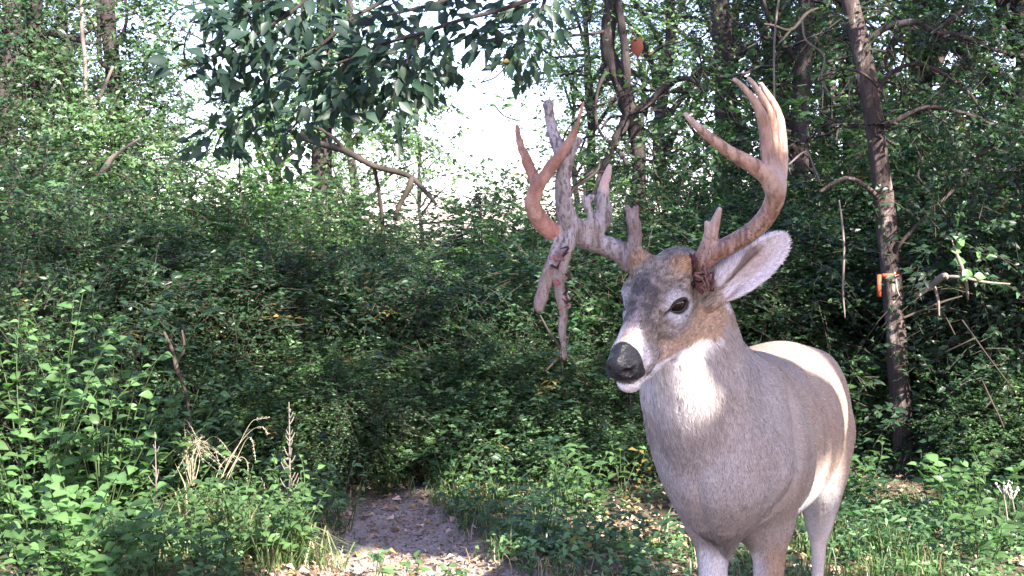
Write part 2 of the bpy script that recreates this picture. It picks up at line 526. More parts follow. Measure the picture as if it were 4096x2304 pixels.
# strap, hook end and cord on that tree
M_ORANGE = mat_noise("orange_paint", [(0, (.16, .035, .018)), (.6, (.30, .075, .035)), (1, (.26, .12, .07))], scale=40, rough=.6, spec=.3)
M_CORD = mat_noise("pale_cord", [(0, (.26, .25, .17)), (1, (.36, .33, .29))], scale=60, rough=.8)
strap = thing("tree_strap", "orange bracket strapped round the slender tree, one bar across and one hanging down", "strap", P(886, 283, 6.36))
so = np.array(strap.location)
g = Geo(); yb = 6.34
c = P(889, 275.5, yb); g.box(c - so, ((1, 0, .045), (0, 1, 0), (0, 0, 1)), (.050, .006, .011)); link("cross_bar", g.mesh("strap_bar", M_ORANGE, False), strap)
g = Geo(); c = P(879.0, 285.5, yb - .008); g.box(c - so, ((1, 0, 0), (0, 1, 0), (0, 0, 1)), (.0100, .006, .056)); link("hanging_bar", g.mesh("strap_bar_down", M_ORANGE, False), strap)
g = Geo(); g.tube(np.array([P(894.5, 272, yb), P(896, 280, yb - .01), P(897, 290, yb), P(900, 297, yb + .03)]) - so, [.004, .005, .005, .003], 7, res=12)
link("cord", g.mesh("strap_cord", M_CORD), strap)

t_fork = trunk_thing("tree", "forked dark tree with two crooked stems between the antlers", [
    pl([(640, 330, 9, 20), (640, 260, 9, 17), (639, 200, 9, 15), (639, 172, 9, 14), (638, 150, 9, 14), (635, 131, 9, 14), (631, 118, 9, 16), (627, 103, 9, 17), (622, 86, 9, 17), (614, 68, 9, 16), (608, 50, 9, 15), (609, 26, 9, 15), (612, -10, 9, 15), (605, -120, 9, 12), (615, -300, 9, 6)]),
    pl([(629, 108, 9, 10), (627, 90, 8.95, 9), (626, 66, 8.9, 9), (624, 42, 8.9, 8), (621, 20, 8.9, 8), (618, -15, 8.9, 7), (622, -90, 8.9, 5)]),
    pl([(630, 113, 9, 11), (622, 128, 8.95, 10), (613, 146, 8.9, 8), (604, 166, 8.85, 7), (595, 190, 8.8, 5), (588, 205, 8.8, 3)]),
    pl([(632, 112, 9, 10), (647, 105, 8.95, 8), (660, 92, 8.9, 7), (674, 81, 8.85, 6), (690, 79, 8.8, 5), (706, 92, 8.8, 4)]),
    pl([(613, 146, 8.9, 5), (622, 156, 8.85, 4), (628, 168, 8.8, 3), (627, 180, 8.8, 2)]),
    pl([(604, 166, 8.85, 4), (592, 172, 8.8, 3), (580, 182, 8.8, 2.4), (572, 188, 8.8, 1.5)]),
    pl([(612, 60, 9, 4), (598, 90, 8.9, 3), (596, 120, 8.9, 3), (604, 138, 8.9, 3), (612, 144, 8.9, 3)]),
    pl([(609, 30, 9, 4), (590, 34, 8.9, 3), (562, 36, 8.8, 2.4), (540, 38, 8.8, 1.5)]),
], M_BARK, rough=.22)

dl_ = P(637, 46, 8.9); g = Geo(); g.add([dl_ + (-.04, 0, .05), dl_ + (.035, .01, .06), dl_ + (.045, -.02, -.02), dl_ + (.01, .01, -.09), dl_ + (-.05, -.01, -.03), dl_ + (0, -.03, 0)], [[0, 1, 5], [1, 2, 5], [2, 3, 5], [3, 4, 5], [4, 0, 5]], (.05, .012, .008))
g.tube([dl_ + (0, 0, .05), dl_ + (-.03, .02, .12), P(624, 30, 8.9)], [.004, .005, .006], 5, (.1, .06, .05))
link("dead_leaf", g.mesh("red_dead_leaf", M_LEAF_DRY, False), t_fork).location = -np.array(t_fork.location)
t_dark = trunk_thing("tree", "thick straight dark grey trunk behind the tall tines", [
    pl([(728, 330, 10.5, 30), (727, 230, 10.5, 27), (727, 170, 10.5, 26), (726, 120, 10.5, 22), (724, 66, 10.5, 20), (721, 20, 10.5, 19), (718, -20, 10.5, 19), (712, -160, 10.5, 15), (716, -330, 10.5, 8)]),
    pl([(733, 175, 10.5, 20), (742, 150, 10.45, 17), (738, 120, 10.4, 12), (728, 100, 10.4, 8)]),
    pl([(719, 75, 10.5, 8), (700, 70, 10.4, 8), (688, 84, 10.3, 7), (672, 92, 10.3, 5)]),
    pl([(726, 62, 10.5, 7), (745, 50, 10.4, 6), (765, 46, 10.3, 4), (785, 40, 10.3, 3)]),
], M_BARK, rough=.14)
t_dark2 = trunk_thing("tree", "dark shaggy trunk hung with leaves, just right of the tallest tines", [
    pl([(800, 330, 9.5, 24), (799, 230, 9.5, 21), (798, 160, 9.5, 20), (800, 110, 9.5, 19), (803, 60, 9.5, 18), (806, 10, 9.5, 17), (810, -60, 9.5, 15), (818, -260, 9.5, 9)]),
    pl([(802, 70, 9.5, 7), (785, 45, 9.4, 6), (770, 22, 9.3, 4), (762, -5, 9.3, 3)]),
], M_BARK, rough=.25)
t_left = trunk_thing("tree", "grey upright trunk near the top left with a pale crooked branch", [
    pl([(120, 300, 9, 18), (119, 200, 9, 17), (118, 120, 9, 17), (115, 85, 9, 16), (111, 50, 9, 15), (108, 20, 9, 15), (106, -20, 9, 14), (100, -180, 9, 11), (108, -330, 9, 5)]),
    pl([(113, 75, 9, 7), (106, 67, 8.9, 5), (100, 60, 8.9, 5), (99, 45, 8.9, 5), (99, 22, 8.9, 4), (97, -10, 8.9, 4)]),
    pl([(111, 55, 9, 5), (122, 36, 8.9, 4), (127, 15, 8.9, 3), (124, -10, 8.9, 3)]),
], M_BARK, rough=.12)
t_thin = trunk_thing("sapling", "thin pale stem in front of the grey trunk, bent at a fork", [
    pl([(96, 330, 8.2, 7), (96, 240, 8.2, 6.5), (95, 170, 8.2, 6), (95, 120, 8.2, 6), (93, 103, 8.2, 5), (86, 92, 8.2, 4), (85, 60, 8.2, 4), (82, 30, 8.2, 4), (81, -10, 8.2, 4), (76, -120, 8.2, 2)]),
    pl([(94, 105, 8.2, 4), (102, 92, 8.2, 4), (108, 78, 8.2, 3), (113, 66, 8.2, 3)]),
], M_DEAD, cat="sapling", seg=8, rough=.1)
t_ivy = trunk_thing("tree", "dark leafy trunk at the far top left corner", [
    pl([(45, 330, 8.5, 18), (42, 220, 8.5, 17), (38, 130, 8.5, 17), (36, 60, 8.5, 16), (34, 0, 8.5, 16), (30, -120, 8.5, 13), (36, -300, 8.5, 7)]),
    pl([(38, 36, 8.5, 9), (55, 34, 8.4, 8), (72, 38, 8.3, 6), (90, 44, 8.3, 4)]),
    pl([(36, 62, 8.5, 7), (44, 80, 8.4, 6), (50, 98, 8.3, 4), (54, 120, 8.3, 2.5)]),
    pl([(33, 60, 8.5, 7), (18, 45, 8.4, 7), (5, 30, 8.3, 6), (-15, 18, 8.3, 5)]),
], M_BARK, rough=.3)
t_haze = trunk_thing("tree", "pale lilac grey trunk behind the overhanging leaves", [
    pl([(320, 330, 12, 24), (321, 230, 12, 21), (322, 150, 12, 20), (323, 100, 12, 19), (324, 50, 12, 18), (326, 0, 12, 18), (328, -80, 12, 15), (324, -260, 12, 7)]),
    pl([(322, 120, 12, 10), (336, 95, 11.9, 9), (346, 72, 11.9, 8), (352, 40, 11.9, 6), (350, 0, 11.9, 5)]),
    pl([(323, 105, 12, 8), (308, 85, 11.9, 7), (300, 50, 11.9, 6), (304, 0, 11.9, 5)]),
], M_BARK, rough=.14)
limb = trunk_thing("dead_limb", "long dead grey limb slanting down through the bushes under the sky gap", [
    pl([(285, 128, 7.6, 3), (301, 137, 7.6, 7), (322, 144, 7.55, 7), (345, 151, 7.5, 7), (374, 166, 7.4, 6), (398, 172, 7.35, 6), (412, 178, 7.3, 6), (424, 190, 7.2, 5), (436, 204, 7.1, 3)]),
    pl([(345, 151, 7.5, 5), (336, 140, 7.5, 4), (322, 130, 7.5, 3), (310, 126, 7.5, 2)]),
    pl([(412, 178, 7.3, 6), (408, 190, 7.2, 6), (400, 204, 7.2, 5), (394, 220, 7.2, 4)]),
    pl([(374, 166, 7.4, 4), (380, 200, 7.5, 4), (384, 260, 7.6, 4), (386, 440, 7.6, 5)]),
], M_TWIG, cat="limb", seg=9, rough=.25)

def clothe(t, rows, n, K, leafL, palette, seed, length=.38, droop=.5, part="crown"):
    """Foliage of one tree: masses given as (px, py, distance, radius m)."""
    o = np.array(t.location); r_ = np.random.default_rng(seed)
    bl = [(tuple(P(a, b, Y) - o), (r * 1.15, r, r * .8)) for a, b, Y, r in rows]
    lf, tw_ = cloud(bl, n, K, length, leafL, leafL * .55, palette, r_, shell=.5, droop=droop, zmin=-5)
    link(part, leaf_mesh("placed_crown_%d" % seed, [lf]), t)
    link("twigs", twig_mesh("placed_twigs_%d" % seed, [tw_]), t, kind="stuff")
clothe(t_left, [(125, 20, 8.8, .35), (150, 55, 8.8, .25), (128, 90, 8.8, .30), (125, 150, 8.7, .4), (150, 120, 8.7, .25)], 330, 11, .055, 'mid', 301)
clothe(t_ivy, [(30, 20, 8.3, .32), (15, 60, 8.3, .40), (40, 90, 8.2, .35), (45, 130, 8.2, .45), (10, 120, 8.2, .45), (60, 165, 8.2, .4), (-10, 20, 8.3, .4)], 560, 11, .055, 'mid', 302)
clothe(t_thin, [(70, 140, 8.0, .3), (105, 150, 8.0, .35), (60, 80, 8.0, .16)], 200, 10, .05, 'light', 303)
clothe(t_haze, [(290, 20, 11.8, .5), (350, 60, 11.8, .5), (300, 90, 11.8, .5), (260, 130, 11.8, .5), (370, 110, 11.8, .45), (395, 150, 11.6, .4), (425, 110, 11.7, .28), (418, 80, 11.7, .25), (440, 150, 11.6, .22), (462, 180, 11.6, .25), (505, 110, 11.6, .16), (500, 190, 11.6, .22), (412, 60, 11.6, .30), (405, 130, 11.6, .28)], 640, 11, .07, 'light', 304)
clothe(t_fork, [(580, 20, 9.4, .35), (590, 130, 9.3, .25), (565, 80, 9.4, .30), (545, 160, 9.3, .28), (528, 70, 9.4, .16), (540, 30, 9.4, .3),  (650, 30, 9.2, .45), (665, 70, 9.2, .40), (655, 150, 9.2, .45), (600, 190, 9.0, .5),  (640, 210, 9.0, .5), (535, 205, 9.2, .25), (620, -20, 9.2, .5)], 520, 11, .05, 'light', 305)
clothe(t_dark, [(700, 20, 11.2, .4), (750, 20, 11.2, .5), (690, 190, 11.0, .4), (720, 235, 10.0, .4), (752, 90, 11.2, .3)], 380, 11, .055, 'dark', 306)
clothe(t_dark2, [(785, 10, 10.2, .4), (830, 60, 10.2, .45), (775, 60, 10.2, .3), (825, 120, 10.2, .4), (780, 150, 10.2, .3), (800, 215, 9.2, .45), (835, 10, 9.2, .4)], 620, 11, .055, 'dark', 307, droop=.9)
clothe(t_right, [(920, 10, 6.4, .22), (980, 10, 6.3, .3), (1010, 60, 6.2, .22), (940, 120, 6.3, .16), (1000, 140, 6.2, .22), (860, 190, 6.5, .10)], 200, 10, .045, 'dark', 308, length=.25)
def tangle(t, x0, x1, y0, y1, Y, n, seed, w=(1.2, 3.2)):
    """Fine crooked branches of one tree, more than anyone could count."""
    o = np.array(t.location); r_ = np.random.default_rng(seed); g = Geo()
    for k in range(n):
        a, b = r_.uniform(x0, x1), r_.uniform(y0, y1); yy = Y + r_.normal(0, .25)
        an = r_.choice([0.2, 2.9, -.6, 3.8, 1.2]) + r_.normal(0, .5); L = r_.uniform(30, 95); pts = []; x, y = a, b
        for i in range(7):
            pts.append(P(x, y, yy + i * r_.normal(0, .05))); an += r_.normal(0, .33); x += math.cos(an) * L / 6; y += math.sin(an) * L / 6
        w0 = r_.uniform(*w) / 2 * Y / FPX
        g.tube(np.array(pts) - o, np.linspace(w0, w0 * .3, 7), 4, res=18)
        if k % 2:
            q = pts[3]; pts2 = [q]
            for i in range(3): pts2.append(pts2[-1] + r_.normal(0, .05, 3) + (np.array(pts[-1]) - pts[3]) * .25)
            g.tube(np.array(pts2) - o, np.linspace(w0 * .6, w0 * .2, 4), 4, res=8)
    link("fine_branches", g.mesh("fine_branches_%d" % seed, M_BARK), t, kind="stuff")
tangle(t_right, 870, 1020, 0, 190, 6.6, 40, 401, (1.4, 4.2))
tangle(t_dark2, 770, 900, 0, 210, 8.2, 34, 402, (1.4, 4.0))
tangle(t_fork, 560, 700, 20, 200, 8.7, 24, 403)
tangle(t_dark, 660, 780, 0, 170, 9.6, 30, 404, (1.4, 4.0))
tangle(t_haze, 380, 500, 20, 190, 11.4, 12, 405, (1.0, 2.0))
tangle(t_left, 60, 230, 0, 160, 8.6, 16, 406)
# ---- hanging vines and bare dead branches (pale lines against the leaves)
VINES = [
    ("long thin pale vine hanging just right of the tall tines", [(782, -20, 6.9, 2.6), (776, 20, 6.9, 2.4), (774, 60, 6.9, 2.4), (775, 110, 6.9, 2.2), (778, 150, 6.9, 2.2), (788, 158, 6.9, 2), (793, 170, 6.9, 2), (789, 168, 6.88, 1.8), (791, 175, 6.88, 1.4)]),
    ("thin pale vine looping down near the slender tree", [(802, 20, 6.7, 2.4), (806, 40, 6.7, 2.2), (824, 56, 6.7, 2.2), (822, 80, 6.7, 2.2), (836, 98, 6.7, 2), (852, 76, 6.7, 1.6)]),
    ("straight grey vine hanging beside the ear and down the dark leaves", [(839, 200, 6.3, 1.6), (842, 222, 6.3, 2.6), (844, 250, 6.3, 2.4), (843, 290, 6.3, 2.4), (845, 318, 6.3, 1.4)]),
    ("thin vine trailing from the buck's tines to the ear", [(788, 165, 6.8, 2), (806, 152, 6.8, 2), (815, 170, 6.8, 1.8), (822, 186, 6.8, 1.4)]),
]
for lab, rows in VINES:
    r = pl(rows); o = np.array(r[-1][:3]); g = Geo()
    a = np.array(r); g.tube(a[:, :3] - o, a[:, 3], 6, res=40, rough=.1)
    th = thing("vine", lab, "vine", o, "thin vines hanging among the leaves", me=g.mesh("vine", M_DEAD))
DEADS = [
    ("forked bleached branch end sticking out right of the strapped tree", [[(918, 296, 5.9, 3), (930, 287, 5.9, 6), (938, 280, 5.85, 7), (945, 275.5, 5.8, 6), (947, 279, 5.8, 3)], [(938, 277, 5.85, 4), (960, 277, 5.8, 3), (985, 282, 5.8, 2.6), (1010, 284, 5.8, 1.6)], [(934, 285, 5.9, 3), (938, 300, 5.9, 3), (939, 316, 5.9, 2)]], .45),
    ("thin dead branch across the dark leaves, low right of the slender tree", [[(903, 318, 6, 2.6), (925, 309, 6, 2.6), (945, 301, 6, 2.2), (962, 296, 6, 1.4)], [(935, 305, 6, 2), (945, 316, 6, 1.6), (955, 335, 6, 1.4)]], .3),
    ("bent dead twig pair near the right edge at mid height", [[(962, 320, 5.6, 2), (975, 338, 5.6, 1.7), (985, 352, 5.6, 1.5), (1000, 372, 5.6, 1.4), (1012, 388, 5.6, 1.4)], [(975, 338, 5.6, 2), (960, 345, 5.6, 1.6), (945, 352, 5.6, 1.4)]], .3),
    ("pale slanting dead stick in the lower right bushes", [[(982, 380, 5.3, 1.6), (990, 398, 5.3, 2.0), (998, 414, 5.3, 1.8), (1004, 428, 5.3, 1.6)], [(992, 400, 5.3, 2), (985, 408, 5.3, 1.4)]], .35),
    ("long pale crooked branch high up between the dark trunks", [[(818, 8, 7.4, 2), (806, 14, 7.4, 3.4), (794, 28, 7.4, 3.4), (786, 30, 7.4, 3), (775, 26, 7.4, 3), (764, 24, 7.4, 2.2)], [(792, 28, 7.4, 3), (784, 38, 7.4, 2.6), (778, 44, 7.4, 2)]], .4),
    ("thin bare branch slanting up beside the left velvet antler", [[(556, 210, 6.8, 3), (575, 188, 6.8, 3), (596, 172, 6.8, 2.6), (600, 160, 6.8, 1.5)], [(575, 188, 6.8, 2), (566, 184, 6.8, 1.5)]], .2),
    ("pair of bare grey branches low behind the hanging tines", [[(545, 372, 6.2, 2), (560, 352, 6.2, 3), (548, 330, 6.2, 2.4), (540, 315, 6.2, 1.5)], [(560, 352, 6.2, 2.4), (578, 368, 6.2, 2), (590, 385, 6.2, 1.6)], [(560, 352, 6.2, 3), (566, 400, 6.25, 3), (562, 450, 6.3, 3.4)]], .25),
    ("sunlit dead stems under the left bushes", [[(186, 392, 5.6, 3), (178, 372, 5.6, 5), (172, 350, 5.6, 4), (164, 332, 5.6, 3)], [(176, 364, 5.6, 3), (184, 348, 5.6, 3), (182, 330, 5.6, 2)], [(186, 392, 5.6, 4), (190, 430, 5.6, 4), (186, 470, 5.6, 5)]], .35),
    ("short bleached snag at the top of the left bush", [[(122, 150, 7, 2), (112, 158, 7, 5), (106, 166, 7, 6), (98, 176, 7, 3)], [(118, 154, 7, 3), (128, 146, 7, 3), (140, 138, 7, 2)]], .5),
    ("grey twig rising by the neck of the buck", [[(655, 470, 6.2, 2), (640, 440, 6.2, 2.4), (632, 415, 6.2, 2), (630, 395, 6.2, 1.4)], [(640, 440, 6.2, 2), (650, 420, 6.2, 1.6)]], .2),
]
for lab, limbs, rg_ in DEADS:
    trunk_thing("dead_branch", lab, [pl(l) for l in limbs], M_DEAD if rg_ > .42 else M_TWIG, cat="dead branch", seg=7, rough=.15, group="dead branches among the bushes")

# ================================================================== bushes and background trees
B = bush
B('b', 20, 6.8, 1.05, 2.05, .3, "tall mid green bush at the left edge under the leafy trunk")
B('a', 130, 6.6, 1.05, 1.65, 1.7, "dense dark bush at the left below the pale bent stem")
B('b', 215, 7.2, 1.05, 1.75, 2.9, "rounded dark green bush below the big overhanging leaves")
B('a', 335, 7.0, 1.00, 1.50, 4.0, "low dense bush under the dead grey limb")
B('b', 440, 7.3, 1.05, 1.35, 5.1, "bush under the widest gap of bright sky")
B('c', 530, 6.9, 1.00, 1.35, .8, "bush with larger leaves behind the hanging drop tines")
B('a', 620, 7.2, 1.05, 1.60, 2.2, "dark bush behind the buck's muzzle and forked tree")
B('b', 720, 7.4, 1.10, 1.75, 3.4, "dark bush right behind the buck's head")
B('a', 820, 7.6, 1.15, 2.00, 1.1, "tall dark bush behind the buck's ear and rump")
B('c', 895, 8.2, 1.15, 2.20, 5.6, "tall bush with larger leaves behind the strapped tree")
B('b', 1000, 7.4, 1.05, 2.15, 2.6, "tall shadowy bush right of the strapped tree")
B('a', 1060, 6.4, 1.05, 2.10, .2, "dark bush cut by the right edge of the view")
B('b', -30, 5.4, .85, 1.60, 3.9, "near bush half outside the left edge")
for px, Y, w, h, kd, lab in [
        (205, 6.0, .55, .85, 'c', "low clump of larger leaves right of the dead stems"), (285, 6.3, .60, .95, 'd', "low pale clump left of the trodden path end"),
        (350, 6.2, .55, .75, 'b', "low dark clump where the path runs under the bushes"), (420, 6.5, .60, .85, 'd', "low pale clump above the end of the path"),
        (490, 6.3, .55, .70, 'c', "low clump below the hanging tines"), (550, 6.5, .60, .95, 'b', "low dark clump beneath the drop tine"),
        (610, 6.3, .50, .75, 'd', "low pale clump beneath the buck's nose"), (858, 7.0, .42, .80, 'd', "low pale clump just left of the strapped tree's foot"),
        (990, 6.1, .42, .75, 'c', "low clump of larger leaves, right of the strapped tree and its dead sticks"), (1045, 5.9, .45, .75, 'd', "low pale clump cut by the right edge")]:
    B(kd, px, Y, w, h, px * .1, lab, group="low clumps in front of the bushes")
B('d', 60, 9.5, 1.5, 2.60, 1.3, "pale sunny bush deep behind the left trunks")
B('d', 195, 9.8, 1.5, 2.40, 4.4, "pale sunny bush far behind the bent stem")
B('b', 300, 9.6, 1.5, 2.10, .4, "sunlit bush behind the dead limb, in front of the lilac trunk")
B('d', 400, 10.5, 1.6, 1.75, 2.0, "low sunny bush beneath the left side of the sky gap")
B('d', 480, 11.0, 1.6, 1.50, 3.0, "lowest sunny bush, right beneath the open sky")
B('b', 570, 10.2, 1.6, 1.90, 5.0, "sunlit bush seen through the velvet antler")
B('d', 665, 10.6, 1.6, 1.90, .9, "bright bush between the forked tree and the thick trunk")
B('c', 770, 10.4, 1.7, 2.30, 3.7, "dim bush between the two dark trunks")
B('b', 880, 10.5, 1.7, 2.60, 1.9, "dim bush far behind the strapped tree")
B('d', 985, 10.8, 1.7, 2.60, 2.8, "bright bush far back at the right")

S_ = [('e', 158, 7.6, .9, 2.25, .1, "tall leafy sapling behind the left dark bush"), ('e', 205, 8.0, .9, 2.2, 1.9, "tall leafy sapling under the left end of the overhanging leaves"),
      ('f', 262, 8.4, 1.0, 2.6, 3.0, "pale leafy sapling under the overhanging leaves"), ('f', 318, 8.2, .8, 2.0, 4.0, "pale sapling in front of the lilac trunk"),
      ('e', 372, 8.4, .8, 1.95, 5.0, "sapling above the dead limb"), ('f', 425, 8.8, .6, 1.65, .7, "pale sapling at the left foot of the wide sky gap"),
      ('f', 505, 8.8, .9, 2.05, 2.4, "pale sapling at the right foot of the wide sky gap"), ('e', 548, 8.3, .8, 1.95, 3.3, "leafy sapling behind the red antler tines"),
      ('f', 600, 8.2, .8, 2.0, 5.4, "pale sapling left of the forked tree"), ('e', 672, 8.4, 1.0, 2.4, 1.2, "sapling between the forked tree and the thick trunk"),
      ('e', 745, 8.6, 1.0, 2.7, .3, "leafy sapling behind the tall tines"), ('e', 860, 8.4, 1.1, 3.0, 2.2, "tall dark sapling left of the slender tree"),
      ('e', 945, 7.8, 1.1, 3.1, 4.7, "tall dark sapling right of the slender tree"), ('e', 1010, 7.4, 1.1, 3.0, 3.7, "tall sapling at the right edge"),
      ('e', 40, 7.6, 1.0, 2.6, 2.9, "leafy sapling at the left in front of the leafy trunk"), ('f', 100, 8.0, .9, 2.5, 5.2, "pale leafy sapling at the foot of the bent stem")]
for kind, px, Y, w, h, rot, lab in S_:
    bush(kind, px, Y, w, h, rot, lab, group="saplings above the bushes", cat="sapling").name = "sapling"
T = tree
T('p', 5, 10.5, .8, .5, "dark leafy tree behind the top left corner")
T('p', 60, 12.0, .70, 2.1, "open crowned tree behind the pale bent stem")
T('q', 350, 17.5, .60, 1.0, "sunny tree left of the widest sky gap")
T('p', 275, 13.5, .62, 3.0, "small tree behind the lilac trunk")
T('q', 590, 16.0, .60, 2.5, "sunny tree right of the widest sky gap, behind the velvet antler")
T('p', 665, 15.0, .85, 5.5, "open tree behind the forked stems")
T('p', 765, 13.0, 1.10, .9, "dense dark tree behind the tall tines")
T('r', 850, 10.2, 1.25, 3.2, "dense dark tree behind the top of the slender tree")
T('p', 935, 11.5, 1.05, 4.4, "leafy tree behind the arching branches at the right")
T('p', 1010, 10.5, 1.10, 1.6, "dense dark tree at the right edge")
T('q', 905, 15.5, 1.05, .2, "sunny tree far behind the arching branches")
T('q', 730, 17.0, .80, 4.9, "sunny tree far behind the thick trunk")
T('q', -40, 15.5, 1.0, 5.9, "sunny tree beyond the left edge")
T('p', 1075, 13.0, 1.1, 2.2, "leafy tree beyond the right edge")
T('q', 575, 21.0, .50, 1.1, "hazy blue green tree far off above the velvet antler")
T('q', 420, 25.0, .40, .8, "tiny distant tree at the bottom of the wide sky gap")
T('s', 830, 20.0, 1.0, 3.9, "tall distant tree behind the right trunks")
T('s', 30, 22.0, .70, .4, "tall distant tree at the far left")
# the wood goes on left and right beyond the frame and ahead
FAR = ["tree of the wood left of the view, nearest of its row", "tree of the wood far out to the left", "tree of the wood right of the view", "tree of the wood far out to the right",
       "far tree in line with the forked tree", "far tree in line with the right edge", "far tree in line with the left trunks", "far tree beyond the left side", "far tree beyond the right side", "farthest little tree, left of the sky gap"]
for k, (px, Y, s) in enumerate([(-350, 12, 1.1), (-700, 10, 1.2), (1500, 13, 1.1), (1900, 14, 1.2), (640, 30, .75), (980, 28, .9), (60, 32, .6), (-200, 24, 1.0), (1230, 22, 1.1), (330, 36, .5)]):
    T('qprs'[k % 4], px, Y, s, k * 1.3, FAR[k], group="trees of the surrounding wood")
M_PALEHEAD = mat_noise("pale_head", [(0, (.26, .24, .20)), (1, (.48, .45, .40))], scale=80, rough=.9)
def ellipsoid0(c, r, nu=7, nv=5):
    u = np.linspace(0, 2 * np.pi, nu, endpoint=False); v = np.linspace(0.15, np.pi - .15, nv)
    U, W = np.meshgrid(u, v)
    V = np.asarray(c) + r * np.stack([np.cos(U) * np.sin(W), np.sin(U) * np.sin(W), np.cos(W)], -1).reshape(-1, 3)
    i = np.arange(nv - 1)[:, None] * nu; j = np.arange(nu)[None]; j2 = (j + 1) % nu
    return V, np.stack([i + j, i + nu + j, i + nu + j2, i + j2], -1).reshape(-1, 4)
# ================================================================== big single leaves as objects of their own
def leaf_variant(name, seed, cols, w=.55, curl=.16, mat=None):
    rg = np.random.default_rng(seed)
    xs = np.array([0, .16, .36, .60, .82, 1.0]); ws = np.array([.03, .62, 1.0, .80, .36, .0]) * w * .5
    V, F = [], []
    for x, ww in zip(xs, ws):
        z = -curl * x * x + .05 * math.sin(x * 3)
        V += [(ww * (1 + rg.normal(0, .05)), x, z + ww * .30), (0, x, z), (-ww * (1 + rg.normal(0, .05)), x, z + ww * .30)]
    for k in range(5):
        b = k * 3
        F += [[b, b + 1, b + 4, b + 3], [b + 1, b + 2, b + 5, b + 4]]
    V = np.array(V)
    c = np.array(cols)[None].repeat(len(V), 0) * rg.normal(1, .07, (len(V), 1))
    c[1::3] *= 1.25
    return mesh_np(name, V, np.array(F), mat or M_LEAF, np.clip(c, 0, 1), smooth=True)

def leaf_set(key, cols, n=4, **kw):
    return [leaf_variant("%s_leaf_%d" % (key, k), 7 * k + len(key), np.array(cols) * f, **kw) for k, f in zip(range(n), (1.0, .75, 1.25, .9, 1.1, .6))]

from mathutils import Matrix
def leaf_obj(parent, me, p, d, n, size, wscale=1.0):
    d = nrm(d); x = nrm(np.cross(d, n)); z = np.cross(x, d)
    o = bpy.data.objects.new("leaf", me); C.objects.link(o); o.parent = parent
    M = Matrix(((x[0] * size * wscale, d[0] * size, z[0] * size, p[0]), (x[1] * size * wscale, d[1] * size, z[1] * size, p[1]), (x[2] * size * wscale, d[2] * size, z[2] * size, p[2]), (0, 0, 0, 1)))
    o.matrix_local = M
    return o

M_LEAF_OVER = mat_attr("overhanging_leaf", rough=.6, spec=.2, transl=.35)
LV_OVER = leaf_set("overhang", (.018, .036, .028), 6, mat=M_LEAF_OVER)  # leaf colour darkened to hold the shade lying on the bough
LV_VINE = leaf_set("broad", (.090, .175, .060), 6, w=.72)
LV_HERB = leaf_set("herb", (.070, .135, .045), 6, w=.50)
LV_LONG = leaf_set("long", (.10, .18, .075), 3, w=.30, curl=.35)

# ---- overhanging bough: trunk stands just left of the frame, bough passes above it, twigs hang into view
rr = random.Random(21); rg = np.random.default_rng(21)
ox = np.array([-2.45, 4.15, 0])
over = thing("tree", "tree outside the left edge whose dark big-leaved bough hangs across the top of the view", "tree", ox)
g = Geo(); g.tube([(0, 0, -.1), (.05, .02, 1.2), (.02, 0, 2.4), (.1, 0, 3.8), (.05, 0, 5.2)], [.11, .10, .09, .07, .03], 14, res=30, rough=.2)
link("trunk", g.mesh("overhang_trunk", M_BARK), over)
g = Geo(); bl_ = np.array([(-2.40, 4.15, 2.0), (-1.9, 4.1, 2.28), (-1.2, 4.05, 2.36), (-.5, 4.0, 2.34), (.05, 4.0, 2.22), tuple(P(548, -6, 4.0))])
g.tube(bl_ - ox, [.055, .045, .036, .028, .018, .010], 9, res=36, rough=.15)
link("bough", g.mesh("overhang_bough", M_BARK), over)
HANG = [
    [(545, -6), (500, 10), (461, 20), (419, 34), (384, 44), (349, 59), (318, 70), (296, 80)],
    [(480, -20), (440, 2), (400, 12), (360, 20), (315, 30), (270, 42), (230, 58)],
    [(330, -30), (300, 5), (270, 26), (240, 44), (208, 62), (196, 74)],
    [(395, -16), (350, 20), (315, 50), (280, 72), (240, 90), (212, 100)],
    [(419, 34), (410, 56), (398, 78), (392, 100), (380, 122)],
    [(349, 59), (332, 86), (312, 108), (292, 128), (276, 146)],
    [(296, 80), (264, 100), (240, 118), (222, 134), (214, 152)],
    [(545, -6), (530, 20), (516, 44), (500, 60)],
    [(270, -30), (246, -6), (222, 2), (206, 6)],
    [(560, -30), (480, 30), (445, 44), (424, 66), (410, 92)],
    [(384, 44), (362, 70), (346, 92), (335, 112)],
    [(300, -30), (268, -4), (240, 18), (222, 36)],
]
n_over, extra = 0, []
